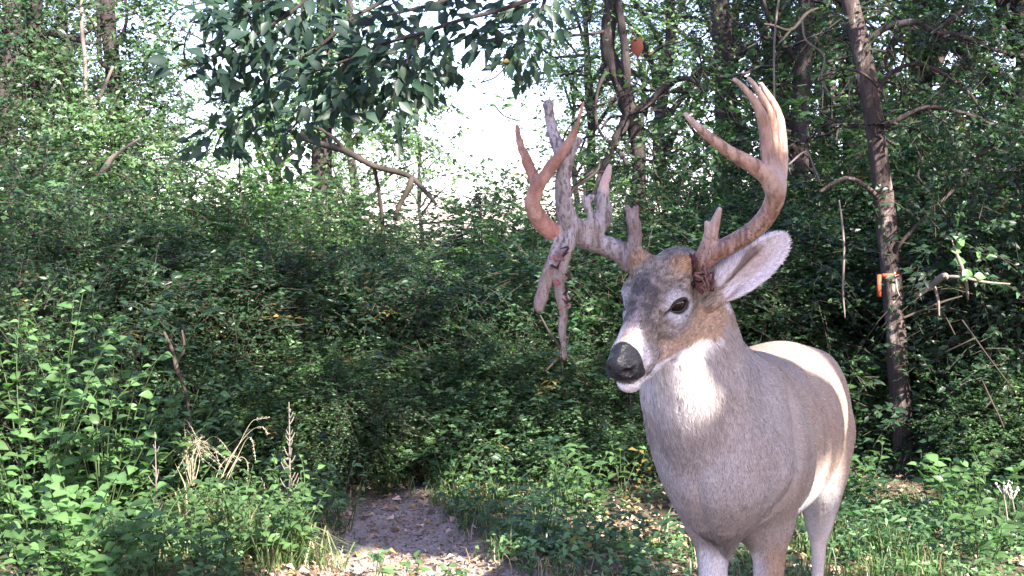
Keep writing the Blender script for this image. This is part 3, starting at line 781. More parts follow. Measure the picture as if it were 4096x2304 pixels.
for hi, line in enumerate(HANG):
    Yb = 3.9 + rr.uniform(-.25, .35)
    pts = np.array([P(a, b, Yb + rr.uniform(-.06, .06)) for a, b in line])
    top = np.array([pts[0][0] + rr.uniform(-.05, .05), 4.02, 2.30]) if hi not in (0, 4, 5, 6, 10) else None
    path = np.vstack([top, pts]) if top is not None else pts
    g = Geo(); g.tube(path - ox, np.linspace(.008, .0022, len(path)), 6, res=len(path) * 6)
    link("twig", g.mesh("overhang_twig", M_BARK), over)
    q = catmull(pts, 30)
    for k in range(2, 30):
        d0 = nrm(q[min(k + 1, 29)] - q[k - 1])
        for sd in (-1, 1, 0, -1, 1):
            if rr.random() < .15: continue
            side = nrm(np.cross(d0, [0, -1.0, .1])) * (sd if sd else rr.choice((-1, 1)) * .3)
            L = rr.uniform(.036, .072)
            off = side * rr.uniform(.0, .10) + np.array([0, rr.uniform(-.09, .09), rr.uniform(-.03, .02)])
            d = d0 * .6 + side * .8 + np.array([rr.gauss(0, .25), rr.gauss(0, .35), -.15 + rr.gauss(0, .4)])
            n = nrm([rr.gauss(0, .35), -.75 + rr.gauss(0, .4), .75 + rr.gauss(0, .3)])
            if n_over < 300 and (sd != 0 or rr.random() < .1):
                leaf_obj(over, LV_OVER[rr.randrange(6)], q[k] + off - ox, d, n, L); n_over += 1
            else:
                extra.append((q[k] + off - ox, d, n, L))
E = extra
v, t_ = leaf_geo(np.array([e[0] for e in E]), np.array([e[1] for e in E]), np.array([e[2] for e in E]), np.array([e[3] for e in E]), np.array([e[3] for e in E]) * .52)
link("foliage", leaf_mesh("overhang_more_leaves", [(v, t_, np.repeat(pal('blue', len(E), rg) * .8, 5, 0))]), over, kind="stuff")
blobs = [((.2, 0, 4.6), (1.2, 1.0, .9)), ((-.6, .3, 4.0), (.9, .9, .7)), ((.9, -.3, 3.7), (.8, .8, .5))]
lf, tw_ = cloud(blobs, 500, 11, .4, .08, .045, 'blue', rg)
link("crown", leaf_mesh("overhang_crown", [lf]), over)

# ---- leafy plants whose leaves are big enough to tell apart
def broad_plant(name, label, cat, base, stems, lv, leaf_r, per, group=None, stem_r=.004, droop=.25, wsc=1.0, up=.5, seed=1, colr=(.045, .070, .028)):
    r = random.Random(seed); o = np.array(base, float)
    t = thing(name, label, cat, o, group)
    g = Geo(); n = 0
    for (dx, dy, dz) in stems:
        tip = np.array([dx, dy, dz]); m = tip * .55 + np.array([r.gauss(0, .02), r.gauss(0, .02), .12 * dz])
        tip2 = tip
        q = catmull([np.array([r.gauss(0, .015), r.gauss(0, .015), -.03]), m, tip2], 12)
        g.tube(q, np.linspace(stem_r, stem_r * .35, 12), 5, colr)
        L = np.linalg.norm(tip)
        for k in range(per):
            u = (k + 1.0) / per
            u = .25 + .75 * u
            p = q[min(int(u * 11), 11)] + np.array([r.gauss(0, .004)] * 3)
            a = k * 2.4 + r.uniform(-.5, .5)
            d = np.array([math.cos(a), math.sin(a), up + r.gauss(0, .3) - droop])
            s = leaf_r * r.uniform(.65, 1.2) * (1.1 - .35 * u)
            nn = nrm([r.gauss(0, .3), -.35 + r.gauss(0, .3), 1.0])
            leaf_obj(t, lv[r.randrange(len(lv))], p, d, nn, s, wsc); n += 1
    st = link("stem", g.mesh(name + "_stems", M_STEM), t)
    return t
M_STEM = mat_attr("green_stem", rough=.6, spec=.2)

def rad_stems(n, R, Hh, seed, zj=.3, dirx=0):
    r = random.Random(seed)
    return [(R * math.cos(a) * r.uniform(.5, 1) + dirx, R * math.sin(a) * r.uniform(.5, 1), Hh * r.uniform(1 - zj, 1)) for a in [2 * math.pi * (k + r.random() * .6) / n for k in range(n)]]

def G(px, Y, z=None):
    X = (px - 512) / FPX * Y
    return (X, Y, float(ground_z(np.array([X]), np.array([Y]))[0]) if z is None else z)

# left: three large-leaved bushes, the lower one with a few bright leaves
broad_plant("bush", "near bush of drooping heart-shaped leaves at the left edge", "bush", G(25, 4.6), rad_stems(34, .52, 1.05, 3, .7), LV_VINE, .066, 14, "large-leaved bushes at the left", .0032, seed=4)
broad_plant("bush", "large-leaved bush with sunlit light green top, left of the dead stems", "bush", G(100, 5.0), rad_stems(34, .52, 1.08, 5, .75), LV_VINE, .064, 14, "large-leaved bushes at the left", .0032, seed=6)
broad_plant("bush", "low leafy bush with a cluster of bright pale leaves above the lower left corner", "bush", G(75, 4.1), rad_stems(20, .36, .50, 7, .6), LV_VINE, .074, 12, "large-leaved bushes at the left", .0032, seed=8, droop=.5)
broad_plant("bush", "leafy bush between the dead stems and the left bushes", "bush", G(165, 5.3), rad_stems(30, .42, .72, 9, .7), LV_HERB, .060, 13, "large-leaved bushes at the left", .003, seed=10)
# sunny weeds left of the path
WEEDS = [
    (235, 4.75, .20, .34, 9, "leafy weed below the drooping dry grass"), (262, 4.5, .20, .36, 9, "sunlit leafy weed in the middle of the weed patch"),
    (290, 4.75, .16, .42, 10, "sunlit weed at the foot of the pale dead spike"), (292, 4.6, .12, .26, 7, "yellowish weed at the right end of the weed patch"),
    (215, 4.35, .22, .30, 9, "broad leafy weed in front of the weed patch"), (180, 4.7, .22, .30, 9, "shaded weed left of the weed patch"),
    (150, 4.3, .24, .36, 9, "leafy weed with a wide pale leaf, above the lower left corner"), (110, 4.0, .22, .30, 8, "shaded leafy weed at the lower left"),
    (40, 3.9, .24, .34, 9, "leafy weed in the lower left corner"), (205, 4.08, .14, .18, 7, "small leafy weed in front, left of the path"),
]
for k, (px, Y, R, Hh, n, lab) in enumerate(WEEDS):
    broad_plant("weed", lab, "weed", G(px, Y), rad_stems(n, R, Hh, 30 + k, .4), LV_HERB, .052, 12, "leafy weeds left of the path", .0035, seed=50 + k)
# plants beside and behind the path, and at the right
SMALL = [
    (374, 4.45, .04, .14, 3, .075, LV_LONG, 4, "drooping striped seedling at the left edge of the sunlit earth"),
    (412, 4.42, .03, .12, 2, .055, LV_HERB, 4, "thin seedling standing alone on the sunlit earth"),
    (450, 4.36, .05, .07, 4, .05, LV_HERB, 4, "dark little plant at the bottom middle of the path"),
    (545, 4.9, .10, .26, 4, .090, LV_LONG, 5, "plant with long drooping leaves right of the path"),
    (578, 5.2, .10, .40, 4, .075, LV_HERB, 6, "tall plant with a few pale hanging leaves below the muzzle"),
    (560, 5.5, .16, .34, 6, .062, LV_HERB, 8, "leafy plant behind the pale hanging one"),
    (596, 5.6, .14, .30, 6, .060, LV_HERB, 8, "leafy plant below the buck's chin"),
    (625, 5.9, .16, .40, 7, .055, LV_HERB, 9, "leafy plant just left of the buck's chest"),
    (500, 5.6, .18, .26, 7, .055, LV_HERB, 8, "low leafy plant behind the path"),
    (455, 5.9, .18, .28, 7, .055, LV_HERB, 8, "low leafy plant where the path disappears"),
    (590, 4.7, .10, .18, 5, .060, LV_HERB, 6, "small green plant right of the trodden earth"),
    (520, 4.75, .09, .12, 5, .045, LV_HERB, 6, "little rosette at the right rim of the path"),
    (340, 5.3, .16, .34, 7, .050, LV_LONG, 9, "narrow-leaved clump left of the path end"),
    (385, 6.1, .18, .36, 7, .055, LV_HERB, 8, "shaded plant left of where the path disappears"),
    (858, 5.6, .14, .36, 6, .068, LV_HERB, 9, "leafy plant between the buck's rump and the strapped tree"),
    (942, 5.3, .14, .40, 5, .080, LV_VINE, 7, "plant with round pale leaves right of the strapped tree foot"),
    (850, 6.6, .20, .80, 6, .075, LV_VINE, 8, "plant with a row of pale leaves left of the slender tree"),
    (955, 4.9, .16, .34, 6, .070, LV_HERB, 8, "sunlit plant in the lower right grass"),
    (1000, 5.0, .18, .40, 7, .070, LV_HERB, 9, "sunlit leafy plant at the lower right edge"),
    (905, 4.6, .16, .24, 6, .060, LV_LONG, 7, "grassy sunlit clump at the bottom right"),
    (985, 4.45, .18, .28, 7, .070, LV_HERB, 8, "bright plant in the lower right corner"),
    (665, 4.75, .10, .18, 5, .070, LV_LONG, 6, "pale-leaved plant at the bottom left of the forelegs"),
    (628, 4.42, .08, .12, 4, .060, LV_HERB, 5, "seedling with bright leaves at the bottom edge near the forelegs"),
]
for k, (px, Y, R, Hh, n, lr, lv, per, lab) in enumerate(SMALL):
    broad_plant("plant", lab, "plant", G(px, Y), rad_stems(n, R, Hh, 80 + k, .35), lv, lr, per, "plants on the floor of the clearing", .003, seed=90 + k)
# leafy pale twig at the right
tw_p = [P(968, 300, 5.9), P(966, 282, 5.85), P(962, 268, 5.8), P(956, 252, 5.8), P(952, 240, 5.8)]
o = tw_p[0]; t = thing("twig", "bleached twig carrying a few pale round leaves, upper right of the buck", "twig", o)
g = Geo(); g.tube(np.array(tw_p) - o, [.005, .009, .010, .007, .003], 7, res=20, rough=.2); link("stem", g.mesh("pale_twig", M_DEAD), t)
r7 = random.Random(7)
for (a, b, L) in [(958, 240, .06), (964, 246, .07), (950, 250, .06), (966, 262, .075), (970, 270, .07), (974, 276, .06), (955, 258, .05), (976, 252, .05), (986, 258, .05)]:
    leaf_obj(t, LV_VINE[2], P(a, b, 5.8) - o, (r7.gauss(.3, .6), r7.gauss(0, .3), r7.gauss(-.3, .5)), nrm([r7.gauss(0, .3), -1, .6]), L)

# ---- dry grass: drooping tuft, arching stalks, spikes
def stalks(label, base, items, cat="dry grass", name="dry_grass", group="dry grass and dead weeds", head=True, part="stalk"):
    o = np.array(base, float); t = thing(name, label, cat, o, group)
    for rows, w0 in items:
        g = Geo(); p = np.array([P(a, b, Y) for a, b, Y in rows]) - o
        g.tube(p, np.linspace(w0 * .48, w0 * .16, len(p)), 6, res=26, rough=.1)
        if head:
            q = catmull(p, 30)[20:]
            for i_ in range(10):
                for s_ in range(3):
                    d = nrm(np.gradient(q, axis=0)[i_] + rg.normal(0, .25, 3) * .02)
                    g.tube([q[i_], q[i_] + nrm(d + rg.normal(0, .5, 3)) * .009], [.0013, .0003], 4)
        link(part, g.mesh(name + "_" + part, M_STRAW_N), t)
    return t
M_STRAW_N = mat_noise("dry_straw", [(0, (.20, .18, .11)), (1, (.44, .38, .29))], scale=50, rough=.7, spec=.2)
stalks("arching dry grass stalks with drooping seed heads left of the pale spike", P(222, 478, 5.0) * [1, 1, 0], [
    ([(222, 478, 5.0), (228, 462, 5.0), (240, 443, 5.0), (252, 430, 4.98), (262, 427, 4.95), (268, 434, 4.95)], .0040),
    ([(226, 478, 5.0), (238, 456, 5.0), (246, 440, 4.98), (252, 440, 4.95), (256, 462, 4.95)], .0042),
    ([(228, 480, 5.0), (236, 462, 5.0), (242, 457, 5.0), (248, 464, 5.0), (247, 478, 5.0)], .0034),
    ([(220, 480, 5.0), (236, 450, 5.0), (250, 424, 5.0), (258, 419, 5.0), (268, 418, 5.0)], .0028),
    ([(215, 480, 5.0), (222, 464, 5.0), (232, 456, 5.0), (240, 460, 5.0)], .0030)])
stalks("drooping tuft of dry grass hanging over like a fountain", P(192, 486, 5.1) * [1, 1, 0], [
    ([(192, 480, 5.1), (186, 440, 5.1), (184, 420, 5.08), (189, 424, 5.05), (196, 436, 5.05)], .0036)] + [
    ([(192 + rr.uniform(-3, 3), 486, 5.1), (186 + rr.uniform(-6, 14), 452 + rr.uniform(-8, 8), 5.1 + rr.uniform(-.05, .05)), (190 + rr.uniform(-12, 26), 438 + rr.uniform(-10, 12), 5.08), (190 + rr.uniform(-20, 46), 462 + rr.uniform(-10, 14), 5.06 + rr.uniform(-.08, .08))], rr.uniform(.0016, .0034)) for k in range(16)])
def spike(label, px, pyb, pyt, Y, n, spread, w=.006):
    o = P(px, pyb, Y); z0 = ground_z(np.array([o[0]]), np.array([o[1]]))[0]; o[2] = z0
    t = thing("dead_weed", label, "dead weed", o, "dry grass and dead weeds")
    top = P(px + 3, pyt, Y) - o; g = Geo(); r = random.Random(int(px))
    q = catmull([np.zeros(3), top * .5 + np.array([.008, 0, 0]), top], 30)
    g.tube(q, np.linspace(w, w * .3, 30), 7, rough=.15); link("stem", g.mesh("weed_stem", M_DEAD), t)
    g = Geo()
    for k in range(n):
        u = .32 + .66 * k / n; p = q[int(u * 29)]; a = r.uniform(0, 6.28); L = spread * (1.25 - u) * r.uniform(.6, 1.2)
        d = np.array([math.cos(a) * .8, math.sin(a) * .8, .9]); m = p + nrm(d) * L * .5; e = m + nrm(d * [.7, .7, 1.3]) * L * .5
        g.tube([p, m, e], [w * .45, w * .4, w * .22], 5, res=6)
    link("side_shoots", g.mesh("weed_shoots", M_DEAD), t)
    return t
spike("tall pale dead weed spike with short upturned side shoots", 286, 505, 402, 4.75, 34, .085)
spike("short pale dead spike at the left of the dry grass", 152, 478, 432, 4.7, 14, .07, .005)
# flat-topped pale flower stalks at the right edge
for lab, px, pyt, Y in [("pale flat-topped dead flower stalk at the right edge", 1003, 490, 4.75), ("second pale flower stalk behind it, leaning right", 1012, 497, 4.85)]:
    o = np.array(G(px + 8, Y)); t = thing("dead_flower", lab, "dead flower", o, "pale flower stalks at the right")
    top = P(px, pyt, Y) - o; g = Geo(); g.tube([np.zeros(3), top * .5 + np.array([.01, 0, 0]), top], [.005, .004, .003], 6, res=14)
    link("stem", g.mesh("flower_stem", M_DEAD), t); g = Geo()
    r = random.Random(px)
    for k in range(12):
        e = top + np.array([r.uniform(-.035, .035), r.uniform(-.03, .03), r.uniform(.01, .035)])
        g.tube([top - (0, 0, .02), e], [.0015, .0012], 4)
        V_, F_ = ellipsoid0(e, .0055 * r.uniform(.6, 1.3)); g.add(V_, F_, (.75, .72, .66))
    link("flower_head", g.mesh("flower_head", M_PALEHEAD), t)
# ================================================================== ground cover: grass, low leaves, litter
rg = np.random.default_rng(77)
def scatter(n, x0, x1, y0, y1, dens):
    X = rg.uniform(x0, x1, n); Y = rg.uniform(y0, y1, n)
    X = X * (Y / 6.0) + rg.normal(0, .02, n)
    k = rg.random(n) < dens(X, Y)
    X, Y = X[k], Y[k]
    return np.stack([X, Y, ground_z(X, Y)], -1)
def blades(name, pts, per, Hh, W, colors, lean=.5, droop=.35):
    n = len(pts) * per
    p = np.repeat(pts, per, 0) + np.concatenate([rg.normal(0, .018, (n, 2)), np.zeros((n, 1))], 1)
    a = rg.uniform(0, 2 * np.pi, n); h = Hh * rg.uniform(.4, 1.25, n); ln = lean * rg.uniform(.2, 1.3, n)
    d = np.stack([np.cos(a), np.sin(a), np.zeros(n)], -1); s = np.stack([-np.sin(a), np.cos(a), np.zeros(n)], -1)
    s = nrm(s + rg.normal(0, .5, (n, 3)) * [1, 1, 0])
    W = W * rg.uniform(.6, 1.3, n)
    m = p + d * (h * ln * .35)[:, None] + np.array([0, 0, 1.0]) * (h * .62)[:, None]
    t = p + d * (h * ln * 1.0)[:, None] + np.array([0, 0, 1.0]) * (h * (1 - droop * ln))[:, None]
    V = np.stack([p - s * W[:, None] * .5, p + s * W[:, None] * .5, m + s * W[:, None] * .42, m - s * W[:, None] * .42, t], 1).reshape(-1, 3)
    i = np.arange(n)[:, None] * 5
    T = np.concatenate([i + [0, 1, 2], i + [0, 2, 3], i + [3, 2, 4]])
    c = np.array(colors)[rg.integers(0, len(colors), n)] * rg.normal(1, .2, (n, 1)).clip(.5, 1.6)
    return mesh_np(name, V, T, M_LEAF, np.repeat(c, 5, 0), smooth=False)

def litter_zone(X, Y):
    z = np.exp(-(((X - .62) / .30) ** 2 + ((Y - 5.15) / .45) ** 2)) + np.exp(-(((X + .72) / .35) ** 2 + ((Y - 4.35) / .28) ** 2)) + .8 * np.exp(-(((X - 1.1) / .30) ** 2 + ((Y - 4.55) / .22) ** 2))
    return np.clip(z * 1.2, 0, 1)
def d_grass(X, Y):
    return (1 - bare(X, Y)) ** 2 * sm0(fbm(np.stack([X, Y], -1), 1.6, 3, 61), .38, .60) * (.25 + .60 * sm0(X, .6, 1.3)) * (1 - .9 * litter_zone(X, Y))
o = link("grass", blades("grass_blades", scatter(17000, -3.2, 3.4, 3.4, 8.5, d_grass), 5, .125, .0050, [(.045, .105, .030), (.075, .145, .040), (.11, .17, .06), (.24, .20, .12)], lean=.8), kind="stuff")
def d_fringe(X, Y):
    b = bare(X, Y); return b * (1 - b) * 4 * .8
o = link("grass_fringe", blades("grass_fringe_blades", scatter(5000, -1.6, 1.4, 3.4, 6.4, d_fringe), 5, .085, .0042, [(.045, .10, .03), (.07, .14, .045), (.30, .24, .16)], lean=1.0), kind="stuff")

for k, (px, Y, hh, nn_, lab) in enumerate([(228, 4.9, .30, 26, "clump of long pale green grass under the arching stalks"), (262, 4.8, .27, 22, "sunlit pale grass clump in the middle of the weed patch"),
        (278, 4.62, .22, 18, "short pale grass clump at the foot of the tall spike"), (195, 5.0, .30, 20, "pale grass clump beneath the drooping tuft"), (318, 4.7, .20, 16, "pale grass clump at the left lip of the path")]):
    p0 = np.array(G(px, Y)); o = thing("grass_clump", lab, "grass", p0, "pale grass clumps left of the path")
    a_ = rg.uniform(0, 6.28, nn_); pp = np.stack([np.cos(a_), np.sin(a_), 0 * a_], -1) * rg.uniform(0, .09, (nn_, 1))
    link("blades", blades("grass_clump_blades_%d" % k, pp, 4, hh, .0062, [(.17, .22, .09), (.24, .27, .13), (.34, .31, .20), (.12, .18, .06)], lean=1.1, droop=.55), o)

def low_herbs(name, pts, K, hgt, leafL, palette):
    n = len(pts)
    h = hgt * rg.uniform(.4, 1.3, n)
    p = np.repeat(pts, K, 0) + np.concatenate([rg.normal(0, leafL * .9, (n * K, 2)), (rg.random((n * K, 1)) ** .7) * np.repeat(h, K)[:, None]], 1)
    a = rg.uniform(0, 2 * np.pi, n * K)
    d = np.stack([np.cos(a), np.sin(a), rg.normal(-.1, .3, n * K)], -1)
    nn = nrm(np.array([0, -.25, 1.0]) + rg.normal(0, .35, (n * K, 3)))
    L = leafL * rg.uniform(.5, 1.3, n * K)
    V, T = leaf_geo(p, d, nn, L, L * .55)
    c = pal(palette, n, rg)
    return V, T, np.repeat(np.repeat(c, K, 0) * rg.normal(1, .15, (n * K, 1)).clip(.5, 1.6), 5, 0)
def d_herb(X, Y):
    return (1 - np.exp(-(((X - 1.93) / .30) ** 2 + ((Y - 6.0) / .75) ** 2))) * (1 - bare(X, Y)) ** 3 * (.25 + .75 * sm0(fbm(np.stack([X, Y], -1), 1.3, 3, 64), .40, .58)) * (1 - .95 * litter_zone(X, Y))
H1 = low_herbs("h", scatter(5200, -3.4, 3.6, 4.6, 9.5, d_herb), 9, .15, .040, 'mid')
H2 = low_herbs("h", scatter(3200, -3.4, 3.6, 5.4, 9.5, d_herb), 10, .32, .042, 'dark')
H3 = low_herbs("h", scatter(2600, -3.4, 3.6, 3.4, 5.8, d_herb), 8, .10, .036, 'light')
link("ground_cover", leaf_mesh("ground_cover_leaves", [H1, H2, H3]), kind="stuff")
# fallen leaves and twigs
def d_lit(X, Y):
    return np.clip(.24 + .6 * litter_zone(X, Y) + .45 * (bare(X, Y) > .10) * (bare(X, Y) < .9), 0, 1)
pts = scatter(26000, -3.2, 3.4, 3.4, 8.0, d_lit)
n = len(pts); a = rg.uniform(0, 2 * np.pi, n)
d = np.stack([np.cos(a), np.sin(a), rg.normal(0, .25, n)], -1); nn = nrm(np.array([0, 0, 1.0]) + rg.normal(0, .45, (n, 3)))
L = rg.uniform(.018, .055, n)
V, T_ = leaf_geo(pts + [0, 0, .010], d, nn, L, L * rg.uniform(.4, .75, n), fold=.3, droop=.3)
c = np.array([(.30, .20, .15), (.42, .30, .24), (.20, .13, .09), (.50, .38, .30), (.14, .10, .07), (.36, .27, .13)])[rg.integers(0, 6, n)] * rg.normal(1, .2, (n, 1)).clip(.5, 1.5)
link("leaf_litter", mesh_np("leaf_litter_mesh", V, T_, M_LEAF_DRY, np.repeat(c, 5, 0), smooth=False), kind="stuff")
pts = scatter(1500, -3, 3.2, 3.4, 7.0, lambda X, Y: .25 + 0 * X)
a = rg.uniform(0, 2 * np.pi, len(pts)); L = rg.uniform(.03, .16, len(pts))[:, None]
e = pts + np.stack([np.cos(a), np.sin(a), rg.normal(.02, .12, len(pts))], -1) * L
V, T_ = twig_geo(pts + [0, 0, .008], e + [0, 0, .012], .0022, .0010)
link("fallen_twigs", mesh_np("fallen_twigs_mesh", V, T_, M_TWIG, None, smooth=False), kind="stuff")
# crumbs of earth on the bare path
def d_path(X, Y): return (bare(X, Y) > .3) * .9
pts = scatter(16000, -1.3, 1.0, 3.5, 6.2, d_path)
n = len(pts); V = []; r = rg.uniform(.002, .008, n)[:, None]
oc = np.array([(1, 0, 0), (-1, 0, 0), (0, 1, 0), (0, -1, 0), (0, 0, .8), (0, 0, -.8)])
V = (pts[:, None] + oc[None] * r[:, None] * rg.uniform(.6, 1.4, (n, 6, 1)) + [0, 0, .002]).reshape(-1, 3)
T_ = np.concatenate([np.arange(n)[:, None] * 6 + t for t in ([0, 2, 4], [2, 1, 4], [1, 3, 4], [3, 0, 4], [2, 0, 5], [1, 2, 5], [3, 1, 5], [0, 3, 5])])
c = np.array([.21, .17, .148]) * rg.uniform(.5, 1.7, (n, 1))
link("soil_crumbs", mesh_np("soil_crumbs_mesh", V, T_, mat_attr("soil", rough=.95, spec=.05), np.repeat(c, 6, 0), smooth=False), kind="stuff")

# ================================================================== trees overhead, outside the frame, whose crowns shade the clearing
# gaps in these crowns let the sun through where the photograph shows sunlit patches
LIT = [  # (px, py, distance, radius m)
    (682, 386, 2.57, .0), (678, 402, 2.58, .004), (674, 418, 2.60, .0), (664, 410, 2.6, .0),
    (764, 350, 3.30, .004), (786, 360, 3.3, .006), (800, 378, 3.3, .004),
    (802, 344, 3.45, .012), (820, 356, 3.45, .020), (834, 376, 3.42, .022), (842, 398, 3.38, .020), (846, 418, 3.36, .010),
    (843, 452, 3.36, .020), (835, 474, 3.34, .03), (822, 494, 3.3, .03), (805, 508, 3.25, .02), (792, 505, 3.1, .01),
    (836, 505, 3.5, .03), (830, 528, 3.5, .03),
    (774, 112, 2.47, .0), (778, 125, 2.48, .0), (770, 100, 2.47, .0),
    (350, 566, 4.55, .15), (385, 568, 4.52, .17), (420, 568, 4.50, .18), (455, 568, 4.50, .18), (490, 569, 4.48, .16), (520, 571, 4.45, .13), (325, 572, 4.45, .12), (555, 574, 4.45, .12),
    (452, 512, 5.3, .0), (385, 540, 4.9, .0),
    (622, 345, 2.36, .0), (645, 512, 5.15, .16), (690, 540, 4.8, .1), (635, 503, 5.3, .17), (660, 518, 5.05, .17), (620, 492, 5.5, .09), (675, 532, 4.9, .08), (650, 530, 4.95, .06),
    (275, 545, 4.75, .10), (298, 556, 4.6, .09),
    (270, 480, 4.7, .18), (292, 440, 4.75, .13), (250, 440, 4.95, .16), (240, 470, 4.8, .16), (290, 500, 4.7, .15), (262, 510, 4.6, .13), (290, 410, 4.75, .10), (220, 450, 4.95, .11), (240, 520, 4.5, .10),
    (155, 445, 4.7, .09), (78, 440, 4.0, .10), (92, 452, 4.0, .09), (105, 430, 4.0, .07), (130, 440, 4.1, .07),
    (80, 310, 4.9, .16), (110, 300, 5.0, .14), (125, 340, 4.9, .12), (60, 280, 4.6, .11), (95, 265, 5.0, .12), (145, 335, 5.1, .10), (30, 350, 4.5, .09), (120, 395, 4.8, .09), (170, 345, 5.5, .12),
    (20, 470, 4.2, .12), (20, 520, 4.0, .12), (60, 540, 3.95, .09), (145, 480, 4.3, .10), (185, 500, 4.4, .09),
    (880, 540, 4.9, .18), (930, 550, 4.7, .20), (980, 545, 4.7, .22), (1015, 560, 4.6, .18), (960, 520, 5.0, .16), (1010, 510, 4.8, .16), (900, 565, 4.5, .16), (850, 560, 4.6, .14), (640, 572, 4.45, .10), (668, 560, 4.6, .08), (1000, 480, 5.0, .10), (950, 572, 4.45, .2),
    (900, 440, 6.4, .10), (905, 460, 6.4, .08), (897, 310, 6.4, .05), (896, 345, 6.4, .05), (902, 420, 6.4, .08), (894, 225, 6.4, .03), (890, 185, 6.4, .03), (856, 15, 6.4, .10), (890, 262, 6.4, .03), (882, 283, 6.36, .06),
    (870, 350, 6.3, .13), (865, 385, 6.3, .14), (930, 440, 5.3, .12), (968, 255, 5.8, .12), (940, 280, 5.85, .12), (1005, 335, 5.6, .10), (998, 412, 5.3, .08),
    (560, 300, 6.3, .14), (540, 290, 6.3, .12), (590, 310, 6.3, .12), (375, 300, 6.3, .14), (330, 270, 6.3, .14), (300, 300, 6.2, .12), (260, 270, 6.3, .16), (250, 255, 6.3, .14), (200, 300, 6.2, .12), (170, 280, 6.2, .14),
    (575, 470, 5.3, .10), (600, 460, 5.4, .10), (640, 455, 5.6, .12), (480, 470, 5.7, .10), (545, 515, 4.9, .09), (560, 440, 5.9, .1), (505, 440, 5.9, .09),
]
LITP = np.array([P(a, b, Y) for a, b, Y, r in LIT]); LITR = np.array([r for *_, r in LIT])
U1 = nrm(np.cross(TO_SUN, [0, 0, 1])); U2 = np.cross(U1, TO_SUN); U2 = U2 if U2[2] > 0 else -U2
rg = np.random.default_rng(91)
c0 = np.array([.1, 5.0, .9])
def shade_leaves(n, tlo, thi, uu, vv, size, hole=1.0, dens=None):
    t = rg.uniform(tlo, thi, n); u = rg.uniform(*uu, n); v = rg.uniform(*vv, n)
    p = c0 + t[:, None] * TO_SUN + u[:, None] * U1 + v[:, None] * U2
    q = np.stack([u, v], -1)
    keep = np.ones(n, bool)
    if dens is not None:
        keep &= rg.random(n) < dens(q)
    lc = (LITP - c0) @ np.stack([U1, U2], 1)
    for (a, b), r in zip(lc, LITR):
        keep &= ((u - a) ** 2 + (v - b) ** 2) > (r * hole + .072) ** 2
    keep &= p[:, 2] > 2.4
    # nothing of these crowns may stand inside the camera's view
    vis = (p[:, 1] > .3) & (np.abs(p[:, 0]) < p[:, 1] * .46 + .25) & (p[:, 2] < 1.2 + p[:, 1] * .215 + .15)
    return p[keep & ~vis], q[keep & ~vis]
def dens_all(q):
    return (.24 + .70 * sm0(fbm(q, 1.5, 3, 71), .42, .54)) * (1 - .6 * sm0(q[:, 0], .9, 2.2)) * (1 - .92 * sm0(q[:, 1] + .12 * q[:, 0], 1.5 + 1.2 * sm0(-q[:, 0], 1.4, 2.6), 2.9 + 1.2 * sm0(-q[:, 0], 1.4, 2.6)))
pa, _ = shade_leaves(52000, 5.5, 9.0, (-7.5, 7.5), (-4.6, 4.6), .13, dens=dens_all)
dl = (np.array([.62, 3.1, .9]) - c0) @ np.stack([U1, U2], 1)
pb, _ = shade_leaves(9000, 5.5, 9.0, (dl[0] - 1.1, dl[0] + 1.1), (dl[1] - 1.1, dl[1] + 1.1), .12)
roots = np.array([(3.2, .2, 0), (5.6, 2.2, 0), (5.2, -2.8, 0), (1.6, -2.6, 0), (7.2, 4.6, 0), (-2.6, -1.6, 0), (7.4, .4, 0)], float)
pall = np.concatenate([pa, pb]); own = np.argmin(((pall[:, None, :2] - roots[None, :, :2]) ** 2).sum(-1), 1)
OH = ["tall tree outside the frame, right of the camera", "tall tree outside the frame at the right, level with the buck", "tall tree behind the camera at the far right", "tall tree behind the camera, slightly right", "tall tree outside the frame at the far right, level with the strapped tree", "tall tree behind the camera at the left", "tall tree outside the frame at the far right, level with the camera"]
for k, r0 in enumerate(roots):
    m = own == k; q = pall[m]
    if len(q) < 50: continue
    t = thing("tree", OH[k] + "", "tree", r0, "tall trees overhead")
    g = Geo(); g.tube([(0, 0, -.1), (.05, .05, 2), (.1, 0, 4.2), (.0, .1, 6.5), (.1, 0, 8.5)], [.17, .15, .12, .08, .03], 12, res=30, rough=.2, seed=k)
    link("trunk", g.mesh("overhead_trunk", M_BARK), t)
    g = Geo(); cs = q[rg.integers(0, len(q), 14)] - r0
    lcx = (LITP - c0) @ np.stack([U1, U2], 1)
    for c in cs:
        a = np.array([.05, .05, max(min(c[2] - .8, 7), 2.2)])
        L = np.linspace(0, 1, 12)[:, None] * (c - a) + a + r0
        uvq = (L - c0) @ np.stack([U1, U2], 1)
        if (((uvq[:, None] - lcx[None]) ** 2).sum(-1) < (LITR[None] + .03) ** 2).any(): continue
        g.tube([a, (a + c) / 2 + (0, 0, .15), c], [.045, .03, .008], 6, res=10)
    if g.n: link("branches", g.mesh("overhead_branches", M_BARK), t)
    n = len(q); d = nrm(rg.normal(0, 1, (n, 3)) * [1, 1, .5]); nn = nrm(TO_SUN * .9 + rg.normal(0, .5, (n, 3)))
    L = .15 * rg.uniform(.7, 1.2, n)
    V, T_ = leaf_geo(q - r0 - d * L[:, None] * .5, d, nn, L, L * .66)
    link("crown", leaf_mesh("overhead_crown", [(V, T_, np.repeat(pal('mid', n, rg), 5, 0))]), t)
